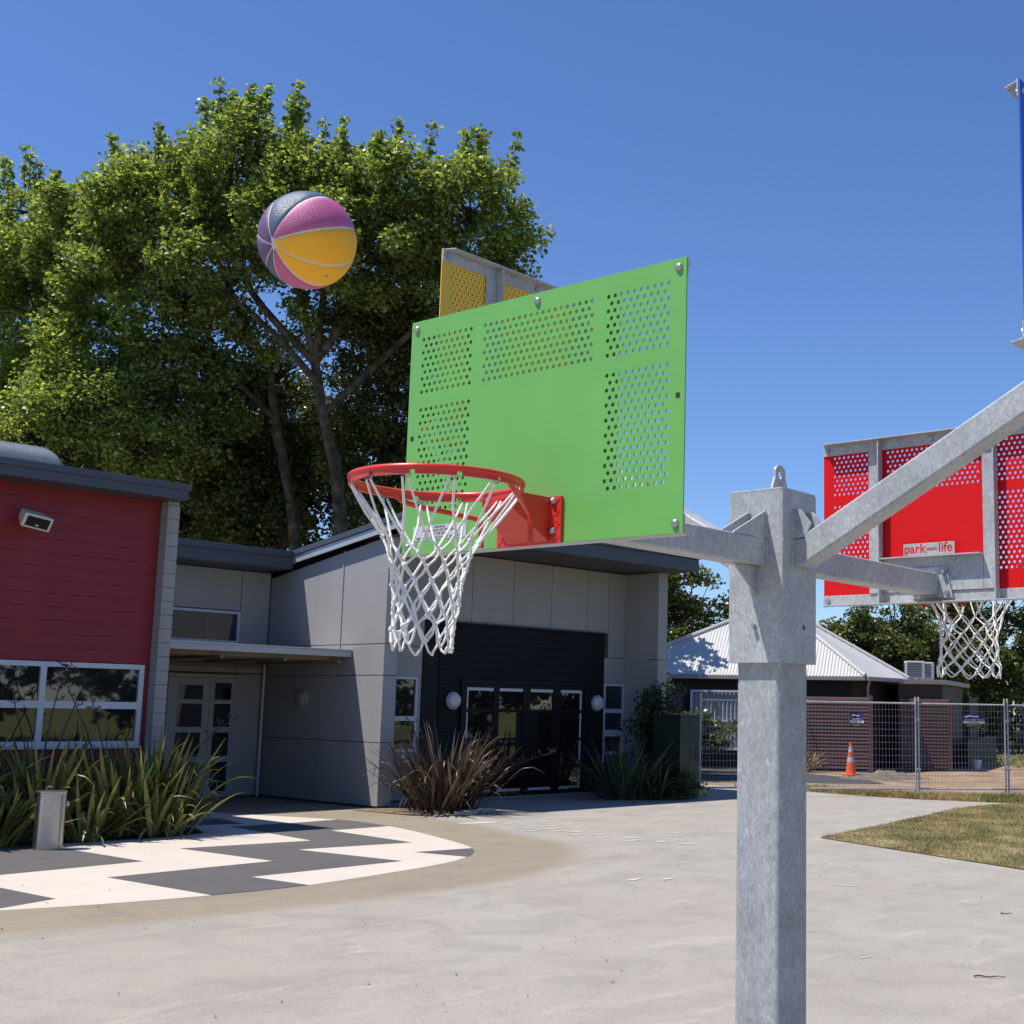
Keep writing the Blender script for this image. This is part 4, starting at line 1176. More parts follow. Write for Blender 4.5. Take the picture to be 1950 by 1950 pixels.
M['flax'] = flax_mat('flax_green', (.07, .088, .026), (.165, .18, .05), (.38, .37, .13))
M['flax_b'] = flax_mat('flax_bronze', (.016, .010, .009), (.045, .029, .023), (.17, .125, .085))
M['strap'] = flax_mat('strap_green', (.02, .035, .014), (.045, .065, .022), (.09, .115, .045))
M['pod'] = plain('seed_pod', (.035, .022, .02), .7)

def templates(mat, Ls, ws, tag_):
    out = []
    for i, (b, d) in enumerate(((6, 0), (12, 0), (18, 0), (26, 0), (34, 25), (40, 0), (52, 35), (68, 20), (85, 0), (105, 30), (30, 95), (50, 110), (16, 130), (120, 0))):
        out.append((blade_mesh('leaf', Ls, ws, b, d, mat, i), b))
    return out
T_flax = templates(M['flax'], 1.0, .056, 'f'); T_br = templates(M['flax_b'], 1.0, .036, 'b'); T_st = templates(M['strap'], 1.0, .036, 's')

def clump(name, label, cat, group, loc, T, n, L0, L1, spread, seed, stalks=(), tilt=32):
    r = random.Random(seed)
    root = empty(name, (loc[0], loc[1], 0), 0, label, cat, group)
    for i in range(n):
        u = r.random()
        me, b = T[min(len(T) - 1, int(abs(r.gauss(0, .42)) * len(T)))] if u < .8 else r.choice(T)
        a = r.uniform(0, 2 * math.pi); rad = spread * math.sqrt(r.random())
        ln = r.uniform(L0, L1) * (1.0 if b < 60 else .82)
        q = Matrix.Translation((rad * math.cos(a + r.uniform(-.6, .6)), rad * math.sin(a), r.uniform(-.03, .02))) @ Matrix.Rotation(a + r.uniform(-.4, .4), 4, 'Z') @ Matrix.Rotation(R(r.uniform(3, tilt)) * (0.35 + .65 * rad / spread), 4, 'Y') @ Matrix.Rotation(r.uniform(-.5, .5), 4, 'X')
        o = link('leaf', me, root); o.matrix_local = q @ Matrix.Diagonal((ln, r.uniform(.75, 1.25), ln, 1))
    for (dx, dy, h, lx, ly) in stalks:
        pts = smooth_curve([(dx * .2, dy * .2, 0), (dx * .5, dy * .5, h * .45), (dx + lx * .5, dy + ly * .5, h * .85), (dx + lx, dy + ly, h)], 5)
        mb = MB(); mb.tube(pts, [.012 - .008 * i / len(pts) for i in range(len(pts))], 6)
        st = mb.build('flower_stalk', M['pod'], root, smooth=True)
        mb = MB()
        for k in range(7):
            t = .62 + .055 * k; p = Vector(pts[int(t * (len(pts) - 1))]); aa = k * 2.4
            d = Vector((math.cos(aa) * .11, math.sin(aa) * .11, .05))
            mb.tube([p, p + d * .5 + Vector((0, 0, .01)), p + d], .004, 5)
            for q_ in range(4):
                e = p + d * (.5 + .17 * q_); f = Vector((RND.uniform(-.04, .04), RND.uniform(-.04, .04), RND.uniform(.01, .06)))
                mb.tube([e, e + f * .6, e + f], [.004, .009, .003], 5)
        mb.build('seed_pods', M['pod'], st, smooth=True, kind='stuff')
    return root
bed = sheet('planting_bed', [(2, 16.5), (6.5, 16.55), (7.5, 16.5), (8.9, 16.4), (9.75, 16.62), (10.0, 17.3), (9.9, 18.0), (2, 18.0)], .010, M['soil'])
clump('flax_plant', 'sword-leaved green flax at the left edge behind the steel fountain', 'flax', 'green flax in the red building bed', (6.55, 17.2), T_flax, 140, 1.0, 1.6, .3, 21, ((-.1, .1, 1.75, .2, -.1), (.3, .1, 1.9, .15, .0), (.45, .2, 2.1, .1, 0)))
clump('flax_plant', 'green flax just right of the steel fountain', 'flax', 'green flax in the red building bed', (7.75, 17.15), T_flax, 165, .95, 1.55, .34, 22, ((.0, .1, 2.2, .25, -.05), (-.35, .1, 2.0, -.1, 0.), (.3, .2, 2.1, .3, 0)))
clump('flax_plant', 'green flax in the middle of the bed below the window', 'flax', 'green flax in the red building bed', (8.65, 17.05), T_flax, 165, .9, 1.5, .34, 23, ((-.2, .1, 1.9, -.2, 0), (-.5, .2, 2.25, -.25, 0)))
clump('flax_plant', 'tall green flax at the right end of the bed by the block fin', 'flax', 'green flax in the red building bed', (9.25, 17.1), T_flax, 165, .9, 1.55, .32, 24, ((.3, -.2, 1.55, .55, -.35),))
clump('flax_plant', 'low drooping green flax in front of the others at the bed edge', 'flax', 'green flax in the red building bed', (7.0, 16.75), T_flax, 95, .6, 1.0, .3, 25, (), 60)
clump('flax_plant', 'low sprawling green flax spilling over the cream paint', 'flax', 'green flax in the red building bed', (9.15, 16.75), T_flax, 110, .6, 1.05, .35, 26, (), 60)
clump('flax_plant', 'small green flax between the fountain and the window flax', 'flax', 'green flax in the red building bed', (8.1, 16.7), T_flax, 95, .6, 1.0, .3, 27, (), 58)
clump('bronze_flax', 'dark bronze flax beside the hall corner', 'flax', None, (14.62, 17.4), T_br, 295, .95, 1.7, .52, 31, ((.9, -.3, 1.0, .9, -.5), (-.3, .4, 1.5, -.1, .1)), 44)
sheet('flax_bed', [(13.6, 18.6), (13.75, 17.3), (14.0, 16.75), (14.7, 16.75), (15.5, 17.2), (15.7, 18.2), (15.5, 19.0), (14.5, 18.62), (14.15, 18.62)], .008, patch_mat('bed_mulch', [(.10, .07, .045), (.2, .15, .10), (.34, .27, .19)], 9))
for (x, y, a, l) in ((14.5, 16.72, .12, .5), (15.08, 16.86, .45, .5)):
    mb = MB(); mb.box(-l / 2, l / 2, -.05, .05, 0, .07); o = mb.build('edging_block', M['block'], bevel=.008); o.location = (x, y, 0); o.rotation_euler = (0, 0, a)
    tag(o, {13.98: 'concrete edging block at the near tip of the bronze flax bed', 14.5: 'concrete edging block in the middle of the bronze flax bed edge', 15.08: 'concrete edging block nearest the entrance on the bronze flax bed', 13.7: 'concrete edging block left of the bronze flax'}[x], 'edging block', 'edging of the bronze flax bed')
clump('strap_plant', 'arching dark green strap-leaved plant right of the entrance doors', 'plant', None, (19.45, 17.8), T_st, 140, 1.0, 1.7, .45, 41, (), 62)
clump('strap_plant', 'smaller strap-leaved plant beside the dark green cabinet', 'plant', None, (20.0, 17.45), T_st, 80, .6, 1.0, .35, 42, (), 62)

# ---- leafy crowns
def leaves(name, centers, radii, n, size, mat, parent, seed, flat=.55):
    r = np.random.default_rng(seed)
    c = np.array(centers); pw = np.array(radii) ** 1.7; k = r.choice(len(c), n, p=pw / pw.sum())
    rad = np.array(radii)[k][:, None]
    off = r.normal(0, 1, (n, 3)); off /= np.linalg.norm(off, axis=1)[:, None]; off *= (r.random((n, 1)) ** .55)
    P = c[k] + off * rad * np.array([1, 1, .8])
    d = r.normal(0, 1, (n, 3)); d[:, 2] = d[:, 2] * .5 - .15; d /= np.linalg.norm(d, axis=1)[:, None]
    nn = r.normal(0, 1, (n, 3)); nn[:, 2] += flat * 2; 
    w = np.cross(nn, d); w /= np.linalg.norm(w, axis=1)[:, None] + 1e-9
    up_ = np.cross(d, w)
    s = size * r.uniform(.6, 1.25, n)[:, None]
    V = np.stack([P, P + d * s * .45 + w * s * .42 + up_ * s * .06, P + d * s, P + d * s * .45 - w * s * .42 + up_ * s * .06], 1)
    return link(name, np_mesh(name, V.reshape(-1, 3), np.arange(n * 4).reshape(n, 4), mat), parent)

def tree(name, label, cat, group, base, trunk, limbs, blobs, n_clump, n_leaf, lsize, lmat, seed, r0=.3, clump_r=.55, shoots=0, trunk_mat=None, depth=.75):
    """trunk: points; limbs: lists of points; blobs: (x,y,z,rh,rv) in world coordinates"""
    r = random.Random(seed); root = empty(name, (base[0], base[1], base[2]), 0, label, cat, group)
    I = Matrix.Translation(-Vector(base)); trunk_mat = trunk_mat or M['bark']
    tp = smooth_curve([tuple(base)] + list(trunk), 6)
    mb = MB(); mb.tube([Vector(p) + Vector((r.uniform(-.02, .02), r.uniform(-.02, .02), 0)) for p in tp], [r0 * (1.25 if i == 0 else 1) * (1 - .5 * i / len(tp)) for i in range(len(tp))], 10)
    tr = mb.build('trunk', trunk_mat, root, smooth=True, sharp=80); tr.matrix_parent_inverse = I
    nodes = []
    top = Vector(tp[-1])
    for L_ in limbs:
        pts = smooth_curve([tuple(top if L_[0] is None else L_[0])] + [tuple(p) for p in L_[1:]], 5)
        mb = MB(); mb.tube(pts, [r0 * .48 * (1 - .75 * i / len(pts)) for i in range(len(pts))], 8)
        o = mb.build('limb', trunk_mat, root, smooth=True, sharp=80); o.matrix_parent_inverse = I
        nodes += [Vector(p) for p in pts[2:]]
    if not nodes: nodes = [Vector(p) for p in tp[len(tp) // 2:]]
    cs = []; 
    wts = [b[3] ** 2 * b[4] for b in blobs]
    for i in range(n_clump):
        b = r.choices(blobs, wts)[0]
        while True:
            v = Vector((r.uniform(-1, 1), r.uniform(-1, 1), r.uniform(-1, 1)))
            if .35 < v.length < 1: break
        v = v.normalized() * (v.length ** .5)
        cs.append(Vector((b[0] + v.x * b[3] * depth, b[1] + v.y * b[3] * depth, b[2] + v.z * b[4])))
    small = set(); stems = []
    tops = sorted(blobs, key=lambda b: -(b[2] + b[4]))[:max(2, int(len(blobs) * .6))]
    nc0 = len(cs)
    for i in range(shoots):
        b = r.choice(tops)
        a = r.uniform(0, 6.28); q = r.uniform(.2, 1.0); x, y = b[0] + b[3] * q * math.cos(a), b[1] + b[3] * q * math.sin(a)
        z = b[2] + b[4] * math.sqrt(max(0.0, 1 - (q * .85) ** 2)) - .2; l = r.uniform(.5, 1.25); tx, ty = math.cos(a) * .3 * q, math.sin(a) * .3 * q
        pts = [Vector((x + tx * t * l, y + ty * t * l, z + t * l)) for t in (0, .25, .5, .75, 1)]
        stems.append(pts)
        for k in range(1, 5):
            cs.append(pts[k]); small.add(len(cs) - 1)
    mb = MB()
    for pts in stems: mb.tube(pts, [.02, .016, .012, .009, .005], 4, caps=False)
    for c in cs[:nc0:2]:
        nd = min(r.sample(nodes, min(len(nodes), 14)), key=lambda q: (q - c).length)
        mid = nd.lerp(c, .5) + Vector((r.uniform(-.3, .3), r.uniform(-.3, .3), r.uniform(-.1, .35))) * min(1.0, (c - nd).length * .4)
        mb.tube([nd, nd.lerp(mid, .6), mid, c], [.036 * min(1.6, r0 * 4), .026, .016, .006], 5, caps=False)
    o = mb.build('branches', trunk_mat, root, smooth=True, sharp=80, kind='stuff'); o.matrix_parent_inverse = I
    cr = leaves('crown', [tuple(c) for c in cs], [clump_r * (r.uniform(.45, 1.3) if i not in small else .26) for i in range(len(cs))], n_leaf, lsize, lmat, root, seed)
    cr.matrix_parent_inverse = I
    return root

G1 = 'tall trees behind the school hall'
tree('plane_tree', 'tall broad tree with forked trunk behind the hall, directly behind the ball', 'tree', G1, (21.6, 30.2, 0), [(21.5, 30.1, 3.5), (21.18, 30.07, 6.4), (20.88, 30.04, 8.04), (20.45, 30.18, 9.61), (20.13, 30.23, 11.03)],
     [[None, (18.77, 31.38, 12.9), (18.1, 31.7, 14.8), (17.9, 31.3, 17.0)], [None, (19.5, 30.4, 13.6), (19.4, 29.9, 16.2)], [None, (20.85, 28.98, 12.9), (21.5, 27.4, 14.2), (22.3, 26.2, 15)], [None, (20.0, 29.5, 14.5), (20.3, 28.8, 16.6)], [(20.45, 30.18, 9.61), (21.6, 28.9, 11.4), (22.4, 27.2, 12.9), (22.6, 25.6, 13.2)], [(20.3, 30.2, 10.4), (18.9, 30.4, 11.6), (17.9, 31.5, 12.8)]],
     [(18.3, 31.1, 16.2, 1.9, 1.5), (19.9, 29.9, 16.0, 2.2, 1.3), (21.1, 28.1, 15.2, 2.2, 1.5), (22.0, 26.5, 14.7, 1.9, 1.6), (22.6, 25.3, 13.4, 1.1, 1.2), (18.8, 29.5, 14.4, 1.8, 1.4), (20.1, 28.2, 13.6, 2.1, 1.2), (22.1, 27.6, 13.2, 1.9, .9), (17.9, 31.2, 16.8, .8, .8), (20.4, 29.7, 12.2, .9, .7), (19.6, 30.6, 12.3, .9, .7), (19.6, 32.1, 11.9, .9, .7), (23.0, 25.3, 12.2, .8, .9)],
     330, 84000, .14, M['leaf_plane'], 51, .25, .62, 70, depth=1.0)
tree('plane_tree', 'leaning tree with dark trunk left of the forked tree', 'tree', G1, (21.6, 32.8, 0), [(21.5, 32.8, 4), (21.45, 32.78, 6.7), (20.71, 32.91, 9.87), (20.4, 32.89, 11.3)],
     [[None, (19.0, 33.4, 12.8), (17.6, 34.3, 14.6), (16.9, 35.6, 15.8)], [None, (18.9, 33.0, 13.6), (17.9, 33.6, 16)], [(20.71, 32.91, 9.87), (19.0, 33.2, 11.3), (17.9, 33.0, 13)]],
     [(17.5, 33.7, 15.2, 2.2, 1.7), (16.8, 36.0, 15.0, 2.0, 1.5), (17.9, 32.2, 13.6, 1.9, 1.5), (17.1, 34.7, 13.4, 2.1, 1.2), (17.8, 34.5, 16.4, 1.4, .8), (18.8, 33.0, 12.4, 1.2, .8), (18.0, 34.0, 12.0, 1.3, .9), (19.5, 34.0, 11.0, 1.2, .9), (18.0, 34.4, 10.3, 1.3, 1.0), (19.4, 34.5, 9.4, 1.4, 1.1)],
     270, 66000, .14, M['leaf_plane'], 52, .22, .62, 40, depth=1.0)
tree('plane_tree', 'pale green tree rising at the left edge of the tree row', 'tree', G1, (17.3, 40.3, 0), [(17.2, 40.2, 5), (17.14, 40.26, 9.21), (17.02, 39.89, 11.4)],
     [[None, (16.6, 40.1, 12.7), (15.6, 40.8, 14.6)], [None, (16.7, 38.9, 13.2), (16.3, 38.6, 15.2)], [None, (16.6, 39.6, 14), (16.0, 39.7, 16.8)]],
     [(16.1, 39.8, 15.6, 1.9, 1.6), (15.0, 41.3, 14.8, 2.3, 1.7), (16.5, 38.3, 14.3, 2.0, 1.3), (15.7, 39.5, 13.0, 1.9, 1.3), (16.9, 36.8, 12.0, 1.8, 1.0), (16.7, 40.2, 11.9, 1.4, 1.3), (16.2, 41.0, 10.5, 1.1, 1.1)],
     240, 56000, .14, M['leaf_lime'], 53, .24, .64, 35, depth=1.0)
tree('lime_tree', 'low bright tree just above the red building roof', 'tree', G1, (17.6, 36.4, 0), [(17.6, 36.3, 4), (17.5, 36.2, 7)],
     [[None, (16.8, 36.0, 9.2), (16.6, 35.9, 10.6)], [None, (17.8, 35.2, 8.8)], [None, (16.3, 36.9, 8.8)]],
     [(16.7, 35.9, 10.1, 1.8, 1.2), (16.0, 37.0, 8.8, 1.7, 1.2), (17.9, 34.9, 8.9, 1.6, 1.2), (15.5, 38.6, 10.4, .9, 1.2), (14.2, 38.4, 8.6, 1.8, 1.3)],
     220, 52000, .12, M['leaf_lime'], 54, .22, .68, 4, depth=1.0)
tree('slender_tree', 'slender tree partly hidden behind the green backboard', 'tree', G1, (23.2, 30.8, 0), [(23.1, 30.7, 4), (23.0, 30.6, 8)],
     [[None, (22.7, 30.3, 10.5), (22.6, 30.2, 12.5)], [None, (24.0, 30.0, 10.5), (24.4, 29.7, 12)]],
     [(22.6, 30.2, 12.2, 1.4, 1.3), (23.1, 30.1, 10.2, 1.3, 1.6), (22.8, 30.8, 8.4, 1.4, 1.4), (22.7, 31.2, 7.0, 1.3, .9), (24.5, 29.7, 11.6, 1.7, 1.7), (24.6, 30.2, 8.6, 1.6, 1.6)],
     180, 40000, .135, M['leaf_oak'], 55, .2, .68, 4, depth=1.0)
tree('evergreen_tree', 'dark dense evergreen tree low behind the link roof', 'tree', G1, (23.0, 37.0, 0), [(23, 37, 4), (22.9, 37, 8)],
     [[None, (22.2, 37.3, 10)], [None, (23.4, 36.2, 10)]],
     [(23.1, 36.2, 10.4, 1.9, 1.6), (22.0, 37.3, 10.7, 1.7, 1.6), (23.9, 35.6, 9.0, 2.0, 1.8), (22.6, 37.3, 8.4, 2.2, 1.8), (21.3, 38.7, 8.6, 1.9, 1.6), (22.5, 37.0, 6.8, 2.6, 1.2)],
     190, 46000, .16, M['leaf_dark'], 56, .3, .8, depth=1.0)
tree('evergreen_tree', 'dark evergreen tree between the red roof and the hall', 'tree', G1, (20.4, 40.6, 0), [(20.4, 40.6, 4), (20.3, 40.5, 8)],
     [[None, (19.6, 40.6, 10)], [None, (20.8, 39.6, 10)]],
     [(20.2, 39.8, 10.2, 2.0, 1.9), (19.0, 40.6, 9.6, 2.0, 1.8), (20.6, 39.3, 8.0, 2.2, 1.7), (19.0, 41, 7.4, 2.2, 1.4)],
     170, 40000, .16, M['leaf_dark'], 57, .3, .8, depth=1.0)

# ================================================================== brown pavilion behind the fence
house = empty('brown_pavilion', (35, 24, 0), 0, 'dark brown pavilion with pale corrugated pyramid roof behind the mesh fence', 'building')
V0, V1, V2, V3, V4 = Vector((30.14, 28.76, 2.83)), Vector((33.96, 21.27, 2.83)), Vector((36.75, 21.42, 2.83)), Vector((42.5, 26.5, 2.83)), Vector((37.5, 33.5, 2.83))
AP = Vector((35.0, 25.35, 5.25))
def corrugated(mb, A, B, T, pitch=.10, amp=.013):
    """triangular roof face A-B at the eave, T the apex, ribs running up the slope"""
    e = (B - A); Lh = e.length; e.normalize(); n = e.cross(T - A).normalized()
    if n.z < 0: n = -n
    upv = n.cross(e)
    if upv.z < 0: upv = -upv
    ta = (T - A).dot(e); H_ = (T - A).dot(upv)
    k = int(Lh / pitch * 4); cols = []
    for i in range(k + 1):
        s_ = Lh * i / k
        h = H_ * (s_ / ta if s_ < ta else (Lh - s_) / (Lh - ta))
        a = amp * math.sin(2 * math.pi * s_ / pitch)
        cols.append((A + e * s_ + n * a, A + e * s_ + upv * max(h, .001) + n * a))
    vs = [p for c in cols for p in c]
    mb.add(vs, [(2 * i, 2 * i + 2, 2 * i + 3, 2 * i + 1) for i in range(k)])
def wallbox(mb, p, q, t, z0, z1):
    p = Vector((*p, 0)); q = Vector((*q, 0)); d = (q - p).normalized(); nrm = Vector((-d.y, d.x, 0)) * t
    poly = [p, q, q + nrm, p + nrm]
    mb.prism([(v.x, v.y) for v in poly], 'z', z0, z1)
with WP(house):
    for nm, (a, b) in zip(('roof_face',) * 5, ((V0, V1), (V1, V2), (V2, V3), (V3, V4), (V4, V0))):
        mb = MB(); corrugated(mb, a, b, AP); mb.build(nm, M['iron'], house, smooth=True, sharp=80)
    for v in (V0, V1, V2, V3, V4):
        mb = MB(); mb.tube([v + Vector((0, 0, .03)), AP + Vector((0, 0, .035))], .075, 6); mb.build('ridge_cap', M['iron'], house, smooth=True)
    mb = MB(); mb.lathe([(.34, 0), (.34, .04), (.02, .22)], (AP.x, AP.y, AP.z - .03), 10); mb.build('apex_cap', M['iron'], house)
    for a, b in ((V0, V1), (V1, V2), (V2, V3), (V4, V0)):
        d = (b - a).normalized(); o_ = Vector((d.y, -d.x, 0)) * .1
        mb = MB(); mb.prism([(p.x, p.y) for p in (a, b, b + o_, a + o_)], 'z', 2.70, 2.815); mb.build('gutter', M['gutter'], house, bevel=.01)
    inner = [v + ((Vector((36.4, 26.4, 0)) - Vector((v.x, v.y, 0))).normalized() * .75) for v in (V0, V1, V2, V3, V4)]
    mb = MB(); mb.prism([(v.x, v.y) for v in inner], 'z', 0, 2.78); mb.build('wall', M['brown_d'], house)
    mb = MB(); mb.prism([(v.x, v.y) for v in (V0, V1, V2, V3, V4)], 'z', 2.71, 2.72); mb.build('soffit', M['brown_d'], house)
    def screen(p, q, z1, posts=True):
        p = Vector((*p, 0)); q = Vector((*q, 0)); d = (q - p).normalized(); n_ = Vector((d.y, -d.x, 0))
        Lq = (q - p).length; Mq = Matrix(((d.x, n_.x, 0, p.x), (d.y, n_.y, 0, p.y), (0, 0, 1, 0), (0, 0, 0, 1)))
        prof = [(-.02, .1)]; z = .1
        while z < z1 - .05: prof += [(.026, z + .004), (.004, z + .095), (.0, z + .10)]; z += .105
        prof += [(-.02, z)]
        mb = MB(); mb.prism(prof, 'x', 0, Lq, Mq); sc = mb.build('timber_screen', M['brown_w'], house)
        for t in (0, Lq):
            mb = MB(); mb.box(t - .05, t + .05, -.06, .05, 0, z1 + .06, Mq); mb.build('screen_post', M['brown_w'], sc, bevel=.004)
    screen((32.95, 22.95), (33.92, 21.05), 2.2)
    screen((29.9, 28.9), (31.25, 26.25), 2.2)
    screen((36.10, 21.3), (37.02, 20.12), 2.2)
    # window with curtains between the screens
    p, q = Vector((31.45, 26.0, 0)), Vector((32.85, 23.25, 0)); d = (q - p).normalized(); n_ = Vector((d.y, -d.x, 0))
    Mq = Matrix(((d.x, n_.x, 0, p.x), (d.y, n_.y, 0, p.y), (0, 0, 1, 0), (0, 0, 0, 1))); Lq = (q - p).length
    wn_ = empty('window', (0, 0, 0), parent=house)
    mb = MB(); 
    for (a, b, c, e) in ((0, Lq, 2.30, 2.36), (0, Lq, .55, .62), (0, Lq, 1.40, 1.45)): mb.box(a, b, -.03, .03, c, e, Mq)
    for x in (0, Lq / 2 - .03, Lq - .06): mb.box(x, x + .06, -.029, .029, .621, 2.299, Mq)
    mb.build('frame', M['white_fr'], wn_)
    prof = [(t * Lq / 120, -.05 + .025 * math.sin(t * 1.3)) for t in range(121)]
    mb = MB(); vs = [Mq @ Vector((x, y, z)) for x, y in prof for z in (.6, 2.3)]; mb.add(vs, [(2 * i, 2 * i + 2, 2 * i + 3, 2 * i + 1) for i in range(120)]); mb.build('curtain', M['curtain'], wn_, smooth=True)
    mb = MB(); mb.box(0, Lq, -.022, -.018, .6, 2.3, Mq)
    # downpipe
    mb = MB(); mb.tube([(34.12, 21.22, 2.72), (34.14, 21.3, 2.5), (34.14, 21.3, .02)], .04, 10); mb.build('downpipe', M['gutter'], house, smooth=True)
    # flat-roofed wing
    mb = MB(); mb.prism([(36.25, 21.5), (37.1, 20.42), (41.8, 22.2), (40.5, 25.2)], 'z', 0, 2.66); mb.build('wing_wall', M['brown_m'], house)
    mb = MB(); mb.prism([(36.1, 21.36), (37.02, 20.25), (42.1, 22.1), (40.7, 25.4), (38, 25.5)], 'z', 2.661, 2.80); mb.build('wing_roof', M['gutter'], house, bevel=.008)
    mb = MB(); mb.prism([(41.85, 22.0), (44.2, 22.9), (43.4, 25.5), (41.0, 24.9)], 'z', 0, 2.35); mb.build('lean_to', M['brown_d'], house)
    mb = MB(); mb.tube([(33.0, 23.2, 2.45), (32.6, 23.0, 2.52), (32.0, 22.9, 2.5), (31.8, 22.85, 2.35)], .02, 8); mb.lathe([(.02, .06), (.09, 0)], (31.8, 22.85, 2.27), 10); 
    mb.build('yard_lamp', M['gutter'], house, smooth=True)
def ac_unit(x, y, z, rz, label):
    o = empty('air_conditioner', (x, y, z), rz, label, 'air conditioner', 'air conditioners on the pavilion')
    mb = MB(); mb.box(-.30, .30, -.17, .17, .05, .60); mb.build('casing', M['ac'], o, bevel=.02)
    for k in range(9):
        mb = MB(); mb.box(-.26, .20, -.182, -.171, .10 + k * .052, .125 + k * .052); mb.build('grille_slot', M['ink'], o)
    for k in range(8):
        mb = MB(); mb.box(-.3115, -.301, -.13, .13, .10 + k * .058, .13 + k * .058); mb.build('side_slot', M['ink'], o)
    for sx in (-.2, .2): mb = MB(); mb.box(sx - .04, sx + .04, -.18, .18, 0, .0495); mb.build('foot', M['gutter'], o)
ac_unit(37.0, 21.35, 2.80, R(-50), 'white air conditioner nearest the corrugated roof')
ac_unit(37.95, 21.55, 2.80, R(-50), 'white air conditioner behind the first, half in shade')

# low dark board fence and bucket right of the wing
lf = empty('low_fence', (45, 22, 0), 0, 'low dark brown board fence right of the pavilion', 'fence')
p, q = Vector((39.3, 20.75, 0)), Vector((48.6, 24.4, 0)); d = (q - p).normalized()
for k in range(34):
    c = p + d * (k * .295 + .14) - Vector((45, 22, 0))
    mb = MB(); mb.box(-.135, .135, -.015, .015, 0, .92 + .02 * math.sin(k * 7.1)); o = mb.build('board', M['brown_d'], lf); o.location = c; o.rotation_euler = (0, 0, math.atan2(d.y, d.x))
bk = empty('bucket', (39.35, 20.45, 0), 0, 'small white bucket on the dirt by the dark fence', 'bucket')
mb = MB(); mb.lathe([(.12, 0), (.155, .28), (.16, .29), (.145, .29), (.11, .02)], (0, 0, 0), 18); mb.build('tub', M['sign_w'], bk, smooth=True, sharp=50)
mb = MB(); mb.tube([(.16 * math.cos(t), 0, .28 + .12 * math.sin(t)) for t in [math.pi * k / 10 for k in range(11)]], .005, 6); mb.build('handle', M['bolt'], bk)

# road cone
cn = empty('road_cone', (31.25, 20.06, 0.05), 0, 'orange road cone with two silver bands on the dirt', 'road cone')
mb = MB(); mb.prism(rsq(.19, .04), 'z', -.02, .03); mb.build('base', M['cone'], cn, bevel=.006)
def cseg(z0, z1, mat, nm, e=0):
    rr = lambda z: .145 - .115 * z / .9
    mb = MB(); mb.lathe([(rr(z0) + e, z0), (rr(z1) + e, z1)], (0, 0, 0), 20); mb.build(nm, mat, cn, smooth=True, sharp=50)
cseg(.03, .9, M['cone'], 'body'); cseg(.34, .48, M['reflect'], 'reflective_band', .003); cseg(.62, .76, M['reflect'], 'reflective_band', .003)

# ================================================================== temporary mesh fence
FP = [(21.52, 17.54), (22.86, 16.49), (25.33, 14.55), (26.94, 13.26), (28.86, 11.75)]
FL = ['mesh fence panel on the yellow foot beside the dark green cabinet', 'mesh fence panel half hidden by the hoop post, with a small sign', 'mesh fence panel with the large purple hire sign, right of the leaning post', 'mesh fence panel cut off at the right edge of view']
def fence_panel(a, b, label, lean):
    a, b = Vector((*a, 0)), Vector((*b, 0)); d = b - a; Lp = d.length - .05
    o = empty('mesh_fence', a, math.atan2(d.y, d.x), label, 'fence panel', 'temporary mesh fence panels')
    for x, nm in ((.02, 'upright'), (Lp, 'upright')):
        mb = MB(); mb.tube([(x, 0, .03), (x + lean, 0, 2.12)], .021, 10); mb.build(nm, M['galv_lt'], o, smooth=True)
    for z in (.165, 1.98):
        mb = MB(); mb.tube([(.02, 0, z), (Lp, 0, z)], .019, 10); mb.build('rail', M['galv_lt'], o, smooth=True)
    mb = MB()
    def wire(p, q, r_=.0024):
        mb.tube([p, q], r_, 4, caps=False)
    n = int(Lp / .075)
    for k in range(1, n): x = Lp * k / n; wire((x, .0, .17), (x, 0, 1.975))
    for k in range(1, 13): z = .165 + 1.815 * k / 13; wire((.02, .004, z), (Lp, .004, z), .003)
    mb.build('wire_mesh', M['galv_lt'], o, kind='stuff')
    for z in (.55, 1.6):
        mb = MB(); mb.box(-.03, .05, -.03, .03, z, z + .05); mb.build('coupler', M['galv_lt'], o, bevel=.004)
    return o
for i in range(4): fence_panel(FP[i], FP[i + 1], FL[i], (0, 0, -.0, 0)[i])
fa = math.atan2(FP[1][1] - FP[0][1], FP[1][0] - FP[0][0])
ft = empty('ballast_block', (21.46, 17.5, 0), fa + R(65), 'yellow plastic fence foot beside the dark green cabinet', 'fence foot')
mb = MB(); mb.prism([(-.36, 0), (-.28, .13), (.28, .13), (.36, 0), (.2, 0), (.16, .06), (.04, .06), (0, 0)], 'y', -.11, .11); mb.build('block', M['yblock'], ft, bevel=.006)
mb = MB(); mb.lathe([(.03, .131), (.03, .16), (.024, .16)], (.15, 0, 0), 12); mb.build('socket', M['yblock'], ft)
ft = empty('ballast_block', (25.30, 14.52, 0), fa + R(80), 'flat grey concrete fence foot under the leaning middle post', 'fence foot')
mb = MB(); mb.box(-.42, .42, -.13, .13, 0, .045); mb.build('slab', M['block'], ft, bevel=.01)
mb = MB(); mb.lathe([(.035, .0455), (.035, .10), (.026, .10)], (0, 0, 0), 12); mb.build('socket', M['galv_lt'], ft)

